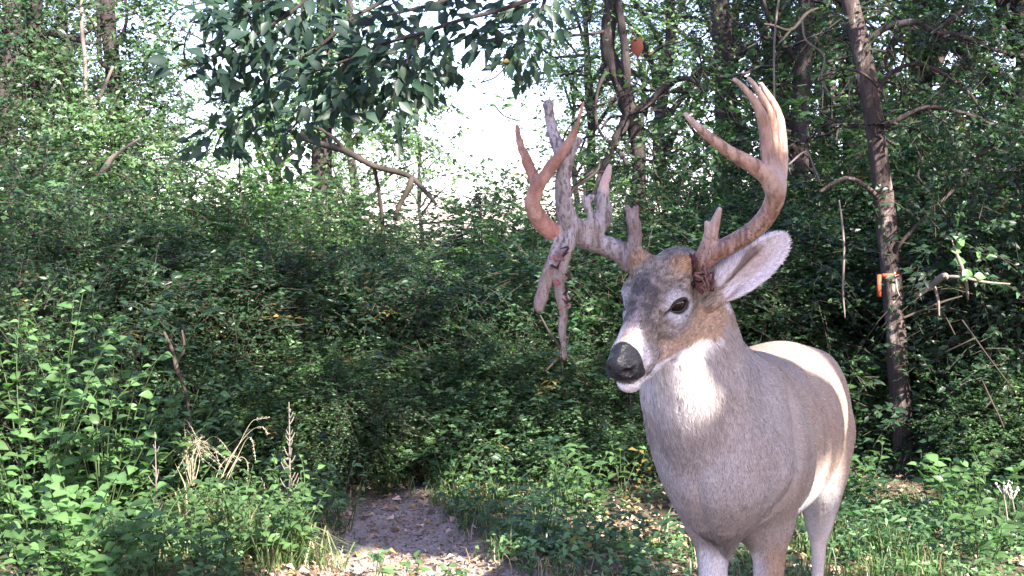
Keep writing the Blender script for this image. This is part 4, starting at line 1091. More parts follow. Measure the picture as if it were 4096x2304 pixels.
# ================================================================== the deer
# ---- implicit-surface tools: smooth union of rounded cones, then surface nets
class Field:
    def __init__(s, xs, ys, zs, far=0.06):
        s.ax = [np.asarray(a, np.float32) for a in (xs, ys, zs)]
        s.D = np.full([len(a) for a in s.ax], far, np.float32)
    def _box(s, lo, hi):
        sl = []
        for a, l, h in zip(s.ax, lo, hi):
            i = max(int(np.searchsorted(a, l)) - 1, 0); j = min(int(np.searchsorted(a, h)) + 1, len(a))
            if j <= i: return None, None
            sl.append(slice(i, j))
        g = np.stack(np.meshgrid(*[a[q] for a, q in zip(s.ax, sl)], indexing='ij'), -1)
        return tuple(sl), g
    def _merge(s, sl, d, k, cut=False):
        A = s.D[sl]
        if cut:
            d = -d
            h = np.clip(0.5 - 0.5 * (A - d) / k, 0, 1)
            s.D[sl] = A * (1 - h) + d * h + k * h * (1 - h)
        else:
            h = np.clip(0.5 + 0.5 * (d - A) / k, 0, 1)
            s.D[sl] = d * (1 - h) + A * h - k * h * (1 - h)
    def cap(s, a, b, ra, rb, k=0.02, axis=None, sx=1.0, cut=False):
        a = np.asarray(a, float); b = np.asarray(b, float)
        R = max(ra, rb) * max(1.0, sx) + k + 0.02
        sl, g = s._box(np.minimum(a, b) - R, np.maximum(a, b) + R)
        if sl is None: return
        p = g - a; ba = b - a
        L = max(float(ba @ ba), 1e-9)
        t = np.clip(p @ ba / L, 0, 1)
        q = p - t[..., None] * ba
        if axis is not None:
            e = nrm(axis); c = q @ e
            q = q + (c * (1 / sx - 1))[..., None] * e
        r = ra + (rb - ra) * t
        d = (np.linalg.norm(q, axis=-1) - r) * min(1.0, (1 + sx) / 2 if sx > 1 else sx ** 0.5)
        s._merge(sl, d.astype(np.float32), k, cut)
    def ell(s, c, axes, rad, k=0.02, cut=False):
        c = np.asarray(c, float); R = max(rad) + k + 0.02
        sl, g = s._box(c - R, c + R)
        if sl is None: return
        A = np.array([nrm(a) for a in axes]).T / np.array(rad)
        p = g - c
        k0 = np.linalg.norm(p @ A, axis=-1)
        k1 = np.linalg.norm(p @ (A / np.array(rad)), axis=-1)
        d = k0 * (k0 - 1) / np.maximum(k1, 1e-6)
        s._merge(sl, d.astype(np.float32), k, cut)
    def chain(s, pts, rad, k=0.01, n=None, axis=None, sx=1.0):
        n = n or (len(pts) - 1) * 5 + 1
        r = np.interp(np.linspace(0, 1, n), np.linspace(0, 1, len(rad)), rad)
        q = catmull(pts, n)
        for i in range(n - 1):
            s.cap(q[i], q[i + 1], r[i], r[i + 1], k if i == 0 else min(k, 0.006), axis, sx)
    def nets(s):
        D = s.D; S = D < 0
        nx, ny, nz = D.shape
        c = np.zeros((nx - 1, ny - 1, nz - 1), np.int8)
        for dx in (0, 1):
            for dy in (0, 1):
                for dz in (0, 1):
                    c += S[dx:nx - 1 + dx, dy:ny - 1 + dy, dz:nz - 1 + dz]
        act = np.argwhere((c > 0) & (c < 8))
        idx = np.full(c.shape, -1, np.int64)
        idx[tuple(act.T)] = np.arange(len(act))
        corners = [(dx, dy, dz) for dx in (0, 1) for dy in (0, 1) for dz in (0, 1)]
        X = [a[act[:, i]] for i, a in enumerate(s.ax)]
        H = [a[np.minimum(act[:, i] + 1, len(a) - 1)] - a[act[:, i]] for i, a in enumerate(s.ax)]
        val = {cr: D[act[:, 0] + cr[0], act[:, 1] + cr[1], act[:, 2] + cr[2]] for cr in corners}
        acc = np.zeros((len(act), 3)); cnt = np.zeros(len(act))
        for a in corners:
            for k in range(3):
                if a[k] == 0:
                    b = list(a); b[k] = 1; b = tuple(b)
                    va, vb = val[a], val[b]
                    m = (va < 0) != (vb < 0)
                    t = np.where(m, va / np.where(m, va - vb, 1), 0)
                    p = np.array(a, float)[None].repeat(len(act), 0); p[:, k] += t
                    acc += p * m[:, None]; cnt += m
        V = acc / np.maximum(cnt, 1)[:, None]
        V = np.stack([X[i] + V[:, i] * H[i] for i in range(3)], -1)
        F = []
        for k in range(3):
            a = [slice(None)] * 3; b = [slice(None)] * 3
            a[k] = slice(0, D.shape[k] - 1); b[k] = slice(1, D.shape[k])
            ch = S[tuple(a)] != S[tuple(b)]
            e = np.argwhere(ch)
            u, v = [(1, 2), (2, 0), (0, 1)][k]
            e = e[(e[:, u] > 0) & (e[:, v] > 0) & (e[:, u] < D.shape[u] - 1) & (e[:, v] < D.shape[v] - 1)]
            ins = S[tuple(e.T)]
            def cell(du, dv):
                q = e.copy(); q[:, u] -= du; q[:, v] -= dv
                return idx[tuple(q.T)]
            f = np.stack([cell(1, 1), cell(0, 1), cell(0, 0), cell(1, 0)], -1)
            f[~ins] = f[~ins][:, ::-1]
            F.append(f)
        F = np.concatenate(F)
        return V, F[(F >= 0).all(1)]

def vert_normals(V, F):
    a = V[F[:, 2]] - V[F[:, 0]]; b = V[F[:, 3]] - V[F[:, 1]]
    fn = np.cross(a, b); N = np.zeros_like(V)
    for k in range(4):
        for d in range(3):
            N[:, d] += np.bincount(F[:, k], fn[:, d], len(V))
    return nrm(N)

def relax(V, F, it=2, lam=0.5, w=None):
    for _ in range(it):
        S = np.zeros_like(V); c = np.zeros(len(V))
        for k in range(4):
            for o in (1, 3):
                i, j = F[:, k], F[:, (k + o) % 4]
                for d in range(3):
                    S[:, d] += np.bincount(i, V[j, d], len(V))
                c += np.bincount(i, minlength=len(V))
        T = S / np.maximum(c, 1)[:, None]
        V = V + lam * (T - V) * (1 if w is None else w[:, None])
    return V

def grid_axis(segs):
    """segs: (from, to, step) one after another."""
    out = []
    for a, b, h in segs:
        out.append(np.arange(a, b - h * 0.3, h))
    out.append([segs[-1][1]])
    return np.concatenate(out)

# ---- frames
HO = P(655, 300, 2.52)                                    # middle of the skull between the eyes
hyaw, hpit = math.radians(31.6), math.radians(36)
Hf = nrm([-math.sin(hyaw) * math.cos(hpit), -math.cos(hyaw) * math.cos(hpit), -math.sin(hpit)])
Hl = nrm([math.cos(hyaw), -math.sin(hyaw), -0.03]); Hl = nrm(Hl - Hf * (Hl @ Hf))
Hu = np.cross(Hf, Hl); Hu = Hu if Hu[2] > 0 else -Hu
def hd(f, l, u):
    return HO + f * Hf + l * Hl + u * Hu
HA = (Hf, Hl, Hu)
def eye_frame(s):
    ed = nrm(-.052 * Hf + s * .025 * Hl); en = nrm(np.cross(ed, Hu)); en = en if en @ (Hl * s) > 0 else -en
    ed = nrm(ed - .36 * Hu); eu = np.cross(en, ed); eu = eu if eu[2] > 0 else -eu
    return hd(.014, s * .0575, .002), ed, en, eu
Bb = nrm([0.39, 0.92, 0]); Bs = nrm([0.92, -0.39, 0]); UP = np.array([0, 0, 1.0])
BA = (Bs, Bb, UP)

def sm_(x, a, b):
    t = np.clip((x - a) / (b - a), 0, 1)
    return t * t * (3 - 2 * t)

def build_deer():
    fld = Field(grid_axis([(0.10, 0.52, 0.003), (0.52, 1.12, 0.007)]),
                grid_axis([(2.28, 2.72, 0.003), (2.72, 3.98, 0.0075)]),
                grid_axis([(0.0, 0.86, 0.0075), (0.86, 1.30, 0.003)]))
    # barrel: centre, vertical radius, half width
    SP = [((.480, 2.77, .725), .150, .112), ((.512, 2.86, .735), .190, .138), ((.565, 3.00, .708), .214, .168),
          ((.630, 3.16, .692), .212, .196), ((.690, 3.32, .698), .204, .198), ((.742, 3.45, .718), .188, .180),
          ((.784, 3.57, .738), .160, .162), ((.818, 3.67, .735), .120, .132)]
    for (a, ra, wa), (b, rb, wb) in zip(SP[:-1], SP[1:]):
        for t in (0, .5):
            p = np.array(a) * (1 - t) + np.array(b) * t; q = np.array(a) * (.5 - t) + np.array(b) * (.5 + t)
            r0 = ra * (1 - t) + rb * t; r1 = ra * (.5 - t) + rb * (.5 + t)
            w = (wa + wb) / (ra + rb)
            fld.cap(p, q, r0, r1, 0.03, Bs, w)
    # spine ridge, brisket, shoulders, haunches
    fld.chain([(.50, 2.86, .885), (.535, 2.95, .897), (.64, 3.18, .868), (.74, 3.42, .868), (.80, 3.58, .852)], [.05, .045, .04, .045, .04], 0.05)
    fld.cap((.452, 2.70, .68), (.455, 2.745, .60), .092, .055, 0.06)
    fld.cap((.474, 2.775, .58), (.490, 2.80, .485), .052, .016, 0.06)
    for s in (-1, 1):
        c = np.array([.512, 2.86, .715])
        fld.ell(c + Bs * s * .085 + (0, 0, .02), BA, (.062, .11, .165), 0.05)
        fld.cap(c + Bs * s * .105 - Bb * .055 + (0, 0, -.05), c + Bs * s * .078 + Bb * .03 - (0, 0, .15), .055, .05, 0.04)
        el = c + Bs * s * .078 + Bb * .03 + (0, 0, -.175)
        el = el if s > 0 else el + np.array([.020, -.02, 0])
        kn = np.array([el[0] + .002, el[1] - .035, .315]); fe = kn + (0.0, .01, -.215)
        fld.cap(el + (0, 0, .10), el - (0, 0, .03), .072, .047, 0.06, Bs, .82)
        fld.chain([el, el * .55 + kn * .45 + (0, 0, 0), kn], [.050, .035, .028], 0.03)
        fld.ell(kn, BA, (.029, .031, .040), 0.015)
        fld.chain([kn, kn * .5 + fe * .5, fe], [.025, .0175, .020], 0.012)
        fld.ell(fe, BA, (.022, .026, .028), 0.01)
        ho = fe - Bb * .035 - (0, 0, .062)
        fld.cap(fe, ho, .018, .021, 0.01)
        # haunch
        h = np.array([.784, 3.56, .70])
        fld.ell(h + Bs * s * .095 + Bb * .03 + (0, 0, -.0), BA, (.083, .150, .170), 0.05)
        st = h + Bs * s * .115 - Bb * .085 + (0, 0, -.17)
        hk = np.array([.788, 3.54, .355]) + Bs * s * .085 + Bb * .075
        fh = np.array([hk[0] - .02, hk[1] - .065, .105])
        fld.chain([h + Bs * s * .10 + (0, 0, -.06), st + Bb * .045, hk], [.105, .072, .036], 0.04)
        fld.ell(hk, BA, (.028, .034, .045), 0.012)
        fld.chain([hk, hk * .5 + fh * .5, fh], [.026, .019, .021], 0.01)
        fld.ell(fh, BA, (.023, .026, .03), 0.01)
        fld.cap(fh, fh - Bb * .035 - (0, 0, .07), .019, .022, 0.01)
    # flank fold between ribs and thigh
    fld.cap((.80, 3.50, .56), (.73, 3.40, .535), .03, .02, 0.05)
    # neck
    fld.cap((.415, 2.675, .88), (.474, 2.735, .675), .104, .094, 0.07)
    fld.cap((.46, 2.80, .88), (.53, 2.84, .72), .09, .12, 0.08)
    fld.cap((.375, 2.70, .86), (.448, 2.755, .685), .080, .084, 0.07)
    NK = [(.352, 2.618, 1.115), (.385, 2.655, 1.02), (.400, 2.690, .93), (.425, 2.735, .835), (.455, 2.79, .745)]
    NR = [.070, .096, .118, .136, .148]
    for i in range(4):
        for t in (0, .5):
            p = np.array(NK[i]) * (1 - t) + np.array(NK[i + 1]) * t; q = np.array(NK[i]) * (.5 - t) + np.array(NK[i + 1]) * (.5 + t)
            fld.cap(p, q, NR[i] * (1 - t) + NR[i + 1] * t, NR[i] * (.5 - t) + NR[i + 1] * (.5 + t), 0.02, (0.95, -.3, 0), 0.90)
    fld.chain([(.375, 2.67, 1.10), (.43, 2.76, .98), (.49, 2.87, .89)], [.05, .07, .08], 0.05)          # nape
    fld.chain([hd(-.02, 0, -.10), (.352, 2.585, .93), (.392, 2.645, .80), (.43, 2.70, .70)], [.040, .062, .075, .08], 0.05)  # throat
    # head
    fld.ell(hd(-.045, 0, -.004), HA, (.088, .060, .058), 0.02)
    fld.ell(hd(-.02, 0, .022), HA, (.06, .042, .040), 0.02)
    fld.cap(hd(-.01, 0, -.004), hd(.168, 0, -.016), .050, .030, 0.02, Hl, .95)
    fld.cap(hd(.02, 0, .020), hd(.160, 0, -.002), .026, .021, 0.02)                 # bridge
    fld.ell(hd(.165, 0, -.020), HA, (.035, .035, .030), 0.02)
    fld.ell(hd(.195, 0, -.016), HA, (.022, .036, .030), 0.010)                      # nose pad
    fld.cap(hd(.11, 0, -.046), hd(.184, 0, -.057), .030, .023, 0.012)              # chin
    for s in (-1, 1):
        eo, ed, en, eu = eye_frame(s)
        fld.ell(eo - en * .010 + Hu * .012, (ed, en, Hu), (.040, .017, .020), 0.016)    # brow
        fld.ell(eo - en * .016 - Hu * .020 + Hf * .01, (ed, en, Hu), (.044, .017, .022), 0.018)
        fld.ell(hd(-.004, s * .044, -.042), HA, (.066, .024, .045), 0.02)             # cheek
        fld.ell(hd(-.045, s * .036, -.082), HA, (.060, .024, .048), 0.03)             # jaw angle
        fld.cap(hd(-.04, s * .034, -.102), hd(.145, s * .014, -.062), .028, .020, 0.02)
        fld.ell(hd(.140, s * .029, -.034), HA, (.040, .018, .019), 0.01)             # upper lip
        fld.ell(hd(.180, s * .020, -.034), HA, (.020, .018, .014), 0.008)
        fld.cap(hd(-.055, s * .036, .020), hd(-.062, s * .046, .050 if s > 0 else .062), .026, .018, 0.03)   # pedicle
        fld.ell(eo + en * .004, (ed, en, eu), (.0245, .013, .0150), 0.005, cut=True)  # eye socket
        fld.cap(eo - ed * .022 + en * .004 - eu * .004, eo - ed * .038 + en * .0 - eu * .011, .0045, .0035, 0.004, cut=True)   # tear duct
        fld.ell(hd(.214, s * .019, -.010), HA, (.012, .0095, .008), 0.004, cut=True)  # nostril
        fld.cap(hd(.209, s * .025, -.013), hd(.196, s * .036, -.004), .0065, .0035, 0.003, cut=True)
        fld.cap(hd(.190, s * .026, -.046), hd(.118, s * .042, -.052), .004, .003, 0.004, cut=True)  # mouth line
    fld.cap(hd(.206, 0, -.046), hd(.190, .026, -.046), .003, .003, 0.003, cut=True)
    fld.cap(hd(.206, 0, -.046), hd(.190, -.026, -.046), .003, .003, 0.003, cut=True)
    # ears: a leaf-shaped cup, hollow towards the viewer side
    def ear(root, tip, face, wid):
        root = np.array(root); tip = np.array(tip)
        L = np.linalg.norm(tip - root); e = (tip - root) / L
        n = nrm(face - e * (face @ e)); w = np.cross(e, n)
        c = root + e * L * .56
        tmp = Field(*[a[(a > lo) & (a < hi)] for a, lo, hi in zip(fld.ax, np.minimum(root, tip) - .09, np.maximum(root, tip) + .09)])
        i0 = [int(np.searchsorted(a, b[0])) for a, b in zip(fld.ax, tmp.ax)]
        tmp.ell(c, (e, w, n), (L * .47, wid, .026), 0.004)
        tmp.cap(root - e * .015, root + e * L * .35, .018, .028, 0.02)
        tmp.ell(c + n * .020 + e * .004, (e, w, n), (L * .455, wid * .90, .026), 0.006, cut=True)
        tmp.cap(root + e * L * .22 + n * .03, root + e * L * .5 + n * .02, .014, .02, 0.01, cut=True)
        sl = tuple(slice(i, i + n_) for i, n_ in zip(i0, tmp.D.shape))
        fld._merge(sl, tmp.D, 0.010)
        return c, e, w, n
    earL = ear(P(714, 299, 2.555), P(786, 237, 2.59), nrm([-.02, -1.0, -.16]), .041)
    fld.chain([P(706, 288, 2.56), P(724, 272, 2.555), P(742, 257, 2.565), P(760, 246, 2.585)], [.020, .019, .013, .004], 0.008)
    earR = ear(hd(-.085, -.045, -.01), hd(-.205, -.055, -.105), nrm([-.7, .2, .5]), .028)
    V, F = fld.nets()
    N = vert_normals(V, F)
    hw = (V - HO) @ Hf
    V = relax(V, F, 2, 0.5)
    V = relax(V, F, 8, 0.5, w=(np.clip((2.76 - V[:, 1]) / .05, 0, 1) < 1) * 1.0 + 0.0)
    lo = np.clip((0.90 - V[:, 2]) / 0.04, 0, 1)
    V = relax(V, F, 6, 0.5, w=lo)
    # folds: behind the shoulder, in front of the thigh, fine wrinkles on the neck side
    N = vert_normals(V, F)
    q = V - np.array([.512, 2.86, 0]); al = q @ Bb; la = q @ Bs; z = V[:, 2]
    g1 = np.exp(-((al - (.150 + .30 * (.72 - z))) / .022) ** 2) * sm_(z, .50, .58) * (1 - sm_(z, .80, .90)) * sm_(np.abs(la), .08, .12)
    g2 = np.exp(-((al - (.640 - .9 * (z - .52))) / .018) ** 2) * sm_(z, .50, .56) * (1 - sm_(z, .64, .74)) * sm_(np.abs(la), .08, .12)
    rib = (fbm(V * np.array([9, 9, 1.6]), 1.6, 3, 17) - .5) * sm_(z, .5, .6) * (1 - sm_(z, .84, .90)) * (V[:, 1] > 2.74)
    nk = (fbm(V * np.array([12, 12, 3.0]), 1.5, 3, 19) - .5) * sm_(z, .60, .70) * (1 - sm_(z, .92, .97)) * (V[:, 1] < 2.9)
    g3 = np.exp(-((al - (-.02 - .30 * (.86 - z))) / .024) ** 2) * sm_(z, .56, .64) * (1 - sm_(z, .84, .90)) * sm_(np.abs(la), .055, .10)
    g4 = np.exp(-((la + .012) / .016) ** 2) * sm_(-al, .04, .10) * (1 - sm_(z, .64, .74))
    V = V + N * (-.011 * g3 - .008 * g4 - .016 * g1 - .010 * g2 + .012 * rib + .009 * nk)[:, None]
    # keep the biggest connected surface only: vertex count is dominated by it; tiny islands are dropped
    N = vert_normals(V, F)
    return V, F, N, earL, earR

dV, dF, dN, earL, earR = build_deer()

def sm(x, a, b):
    t = np.clip((x - a) / (b - a), 0, 1)
    return t * t * (3 - 2 * t)

def lerp_col(c, w, col):
    return c * (1 - w[:, None]) + np.array(col)[None] * w[:, None]

def deer_colour(V, N):
    """Coat colour: what the hair itself is, by place on the animal."""
    h = (V - HO) @ np.stack(HA, 1)
    f, l, u = h[:, 0], h[:, 1], h[:, 2]
    c = np.tile(np.array([.335, .285, .250]), (len(V), 1))
    mott = fbm(V, 60, 3, 3); big = fbm(V, 6, 3, 5)
    c *= (0.78 + 0.44 * big)[:, None]
    c = lerp_col(c, sm(fbm(V, 11, 3, 15), .48, .66) * .40, (.34, .24, .17))
    side = (V - np.array([.512, 2.86, 0])) @ Bs; along = (V - np.array([.512, 2.86, 0])) @ Bb
    # darker line of the back
    back = sm(V[:, 2], .86, .93) * sm(along, .0, .1)
    c = lerp_col(c, back * .35, (.20, .15, .12))
    # warm flank
    c = lerp_col(c, sm(along, .10, .35) * .55, (.36, .255, .185))
    # chest and neck front: greyer, paler
    front = sm(-along, -.02, .16) * (V[:, 2] < 1.02)
    c = lerp_col(c, front * .60, (.38, .355, .36))
    # belly, groin and inside of the legs
    belly = sm(-N[:, 2], .25, .65) * sm(along, .05, .2) * (V[:, 2] < .70)
    c = lerp_col(c, np.clip(belly * 1.2, 0, 1), (.72, .69, .68))
    low = (V[:, 2] < .55) & (along < .25)
    for s in (-1, 1):
        lx = (side - s * .075) * s
        inner = sm(-lx, -.012, .018) * low * sm(-V[:, 2], -.50, -.46) * (np.sign(side) == s)
        c = lerp_col(c, inner * .85, (.66, .64, .66))
        outer = sm(lx, .0, .03) * low * (np.sign(side) == s) * sm(-V[:, 2], -.54, -.46)
        c = lerp_col(c, outer * .6, (.33, .20, .12))
    hind = sm(along, .50, .60) * sm(-V[:, 2], -.60, -.48)
    c = lerp_col(c, hind * .6 * sm(-N @ Bb, -.2, .7), (.60, .56, .55))
    c = lerp_col(c, sm(-V[:, 2], -.15, -.06), (.24, .18, .14))
    # ---- throat
    th = sm(.075 - np.abs(l + .0), -.01, .05) * sm(-u, .075, .11) * sm(-f, -.15, .02) * sm(.30 + u, 0, .08) * (V[:, 1] < 2.75)
    c = lerp_col(c, th * .95, (.80, .77, .78))
    thr = sm(V[:, 2], .76, .88) * (1 - sm(V[:, 2], .97, 1.03)) * sm(.46 - V[:, 0], 0, .13) * (V[:, 1] < 2.76)
    c = lerp_col(c, thr * .62, (.62, .59, .60))
    # ---- head
    head = (f > -.16) & (np.abs(l) < .10) & (u > -.12 - .25 * np.clip(.05 - f, 0, .1)) & (u < .12) & (V[:, 1] < 2.68)
    H = head * 1.0
    c = lerp_col(c, H * .9, (.26, .215, .175))
    c = lerp_col(c, H * sm(-f, .0, .05) * sm(u, .0, .04) * .6, (.28, .20, .14))
    # dark blaze between and below the eyes
    bl = sm(.052 - np.abs(l), 0, .03) * sm(f, -.03, .02) * (1 - sm(f, .085, .125)) * sm(u, -.035, .01)
    c = lerp_col(c, H * bl * .92, (.070, .065, .068))
    m2 = fbm(V, 170, 2, 13)
    c = lerp_col(c, H * sm(mott, .45, .65) * .40 * sm(u, -.05, -.01) * (1 - sm(f, .10, .12)), (.42, .35, .29))
    c = lerp_col(c, H * sm(m2, .50, .64) * .70 * sm(u, -.05, -.01) * (1 - sm(f, .10, .12)), (.09, .07, .06))
    # grey cheek, tan jaw
    ck = sm(np.abs(l), .028, .045) * sm(f, -.02, .03) * (1 - sm(f, .09, .12)) * sm(-u, .0, .03)
    c = lerp_col(c, H * ck * .55, (.30, .28, .29))
    jw = sm(-u, .040, .070) * (1 - sm(f, .10, .13)) * sm(np.abs(l), .006, .022)
    c = lerp_col(c, H * jw * .85, (.46, .32, .23))
    # eye rings
    for s in (-1, 1):
        eo, ed, en, eu = eye_frame(s); q = V - eo; qe, qu = q @ ed, q @ eu
        d = np.sqrt(((qe + .004) / .046) ** 2 + ((qu + .004) / .040) ** 2)
        ring = (1 - sm(d, .50, 1.0)) * (l * s > .025)
        c = lerp_col(c, H * ring * .80, (.50, .50, .55))
        d2 = np.sqrt((qe / .0275) ** 2 + (qu / .0170) ** 2)
        c = lerp_col(c, H * (1 - sm(d2, .85, 1.08)) * (l * s > .025), (.02, .016, .016))
        dt = np.sqrt(((qe + .032) / .014) ** 2 + ((qu + .007 - (qe + .032) * .45) / .006) ** 2)
        c = lerp_col(c, H * (1 - sm(dt, .6, 1.1)) * (l * s > .02) * .92, (.04, .03, .03))
        dg = np.sqrt(((qe - .008) / .007) ** 2 + ((qu + .024) / .004) ** 2)
        c = lerp_col(c, H * (1 - sm(dg, .5, 1.1)) * (l * s > .02) * .8, (.05, .04, .04))
    # white muzzle band behind the nose, white chin
    mb = sm(f - 1.25 * np.abs(l), .086, .106) * (1 - sm(f, .178, .188)) * sm(np.abs(l), .006, .018)
    c = lerp_col(c, H * mb * .85 * sm(u, -.034, -.022), (.66, .61, .61))
    c = lerp_col(c, H * sm(f, .080, .11) * (1 - sm(f, .145, .165)) * (1 - sm(np.abs(l), .006, .020)) * .55, (.40, .31, .29))
    lip = sm(f, .085, .11) * sm(-u, .032, .038) * (1 - sm(-u, .046, .052))
    c = lerp_col(c, H * lip * .8, (.40, .37, .40))
    uj = .064 + (.12 - f) * .40
    c = lerp_col(c, H * sm(-u - uj, -.003, .006) * sm(f, -.10, -.06), (.80, .78, .80))
    for s in (-1, 1):                                               # dark chin spot and mouth line
        dm = np.abs(u + .0465 + (0.190 - f) * .08)
        c = lerp_col(c, H * (1 - sm(dm, .0025, .0045)) * sm(f, .100, .112), (.03, .025, .025))
        dd = np.sqrt(((f - .158) / .014) ** 2 + ((u + .052) / .010) ** 2)
        c = lerp_col(c, H * (1 - sm(dd, .6, 1.1)) * (l * s > .01) * .9, (.05, .04, .045))
    nose = sm(f + .35 * u, .166, .171) * sm(u, -.042, -.038)
    c = lerp_col(c, H * nose, (.018, .016, .018))
    for s in (-1, 1):
        dp = np.linalg.norm(V - hd(-.062, s * .045, .052), axis=1)
        c = lerp_col(c, (1 - sm(dp, .018, .040)) * .75, (.33, .20, .11))
    # ears
    for (ec, e, w, n) in (earL, earR):
        q = V - ec
        a, b, d = q @ e, q @ w, q @ n
        inn = (np.abs(a) < .10) & (np.abs(b) < .055) & (np.abs(d) < .05)
        k = inn * 1.0
        c = lerp_col(c, k * .9, (.20, .165, .14))
        facing = sm(N @ n, .05, .45)
        c = lerp_col(c, k * facing, (.62, .58, .62))
        inner = (1 - sm(np.sqrt(((a + .006) / .066) ** 2 + ((b) / .022) ** 2), .5, 1.05))
        c = lerp_col(c, k * facing * inner * .70, (.44, .35, .33))
        streak = sm(vnoise(np.stack([a * 30, b * 260, b * 0], -1), 1, 9), .5, .8)
        c = lerp_col(c, k * facing * streak * sm(-a, -.03, .05) * (1 - sm(np.abs(b), .012, .026)) * .65, (.17, .11, .10))
        roll = np.minimum.reduce([np.linalg.norm(V - P(x_, y_, Y_), axis=1) - r_ for x_, y_, Y_, r_ in [(706, 288, 2.56, .020), (715, 280, 2.557, .020), (724, 272, 2.555, .019), (733, 264, 2.56, .016), (742, 257, 2.565, .013), (751, 251, 2.575, .009)]])
        c = lerp_col(c, k * (1 - sm(roll, .002, .006)) * .9, (.22, .17, .145))
        bb = q @ nrm([-.65, 0, .75]); c = lerp_col(c, k * sm(bb, .006, .013) * sm(.045 - a, 0, .03) * .9, (.22, .17, .145))
        rim = sm(np.abs(b) / .036 + np.abs(a) / .16, .95, 1.1)
        c = lerp_col(c, k * rim * sm(N @ n, -.3, .1) * .7, (.74, .70, .74))
    c *= (0.88 + 0.24 * fbm(V, 130, 2, 8))[:, None]
    return np.clip(c, .012, .85), nose * H

dC, dNose = deer_colour(dV, dN)

def mat_coat(name, fine=420, amt=0.30, bump=0.5, rough=0.85):
    m, nt, out = mat_new(name)
    b = nt.nodes.new("ShaderNodeBsdfPrincipled")
    b.inputs['Roughness'].default_value = rough
    b.inputs['Specular IOR Level'].default_value = 0.15
    a = nt.nodes.new("ShaderNodeVertexColor"); a.layer_name = "Col"
    n = noise_node(nt, fine, 3, 0.8, vec_scale=(1, 1, .35))
    mr = nt.nodes.new("ShaderNodeMapRange")
    mr.inputs[1].default_value = 0.32; mr.inputs[2].default_value = 0.68
    mr.inputs[3].default_value = 1 - amt; mr.inputs[4].default_value = 1 + amt
    nt.links.new(n.outputs[0], mr.inputs[0])
    mx = nt.nodes.new("ShaderNodeVectorMath"); mx.operation = 'SCALE'
    nt.links.new(a.outputs[0], mx.inputs[0]); nt.links.new(mr.outputs[0], mx.inputs['Scale'])
    nt.links.new(mx.outputs[0], b.inputs['Base Color'])
    bp = nt.nodes.new("ShaderNodeBump"); bp.inputs['Strength'].default_value = bump; bp.inputs['Distance'].default_value = 0.003
    nt.links.new(n.outputs[0], bp.inputs['Height']); nt.links.new(bp.outputs[0], b.inputs['Normal'])
    nt.links.new(b.outputs[0], out.inputs[0])
    return m

M_COAT = mat_coat("deer_coat")
M_HAIR = mat_attr("deer_hair", rough=0.7, spec=0.25)
M_NOSE = mat_noise("deer_nose", [(0.0, (.004, .004, .005)), (1.0, (.016, .015, .018))], scale=260, rough=0.20, spec=0.35, bump=.5, bscale=85)

deer = thing("deer", "large whitetail buck with lopsided antlers, head turned left, standing at right", "deer", (.60, 3.1, 0))
DL = np.array([.60, 3.1, 0])
body_me = mesh_np("deer_body", dV - DL, dF, M_COAT, dC)
body_me.materials.append(M_NOSE)
fn = dNose[dF].mean(1) > 0.5
body_me.polygons.foreach_set("material_index", fn.astype(np.int32))
body = link("body", body_me, deer)

# ---- eyes
M_EYE, nt, out = mat_new("deer_eye")
b = nt.nodes.new("ShaderNodeBsdfPrincipled"); b.inputs['Base Color'].default_value = (.012, .007, .005, 1)
b.inputs['Roughness'].default_value = 0.05; b.inputs['Specular IOR Level'].default_value = 0.45
nt.links.new(b.outputs[0], out.inputs[0])
def ellipsoid(c, axes, rad, nu=24, nv=14):
    u = np.linspace(0, 2 * np.pi, nu, endpoint=False); v = np.linspace(0.0, np.pi, nv)
    U, W = np.meshgrid(u, v)
    d = np.stack([np.cos(U) * np.sin(W) * rad[0], np.sin(U) * np.sin(W) * rad[1], np.cos(W) * rad[2]], -1)
    A = np.array([nrm(a) for a in axes])
    V = np.asarray(c) + d.reshape(-1, 3) @ A
    i = np.arange(nv - 1)[:, None] * nu; j = np.arange(nu)[None]; j2 = (j + 1) % nu
    F = np.stack([i + j, i + nu + j, i + nu + j2, i + j2], -1).reshape(-1, 4)
    return V, F
for s in (-1, 1):
    eo, ed, en, eu = eye_frame(s)
    V, F = ellipsoid(eo - en * .0105 - DL, (ed, eu, en), (.0215, .0175, .0170))
    link("eye", mesh_np("deer_eyeball", V, F, M_EYE), deer)
    g = Geo()                                                       # upper lid
    def el_(a, n, u):
        return eo + ed * a + en * n + eu * u - DL
    g.tube([el_(-.026, .001, -.006), el_(-.016, .0050, .0085), el_(0, .0070, .0138), el_(.014, .0050, .0110), el_(.024, -.001, .000)], [.0012, .0022, .0026, .0024, .0012], 8, (.035, .028, .028), res=14)
    g.tube([el_(-.026, .001, -.006), el_(-.012, .003, -.0110), el_(.002, .004, -.0135), el_(.014, .002, -.0105), el_(.024, -.001, .000)], [.0012, .0016, .0018, .0016, .0012], 8, (.06, .05, .05), res=14)
    link("eyelid", g.mesh("deer_eyelid", M_HAIR), deer)

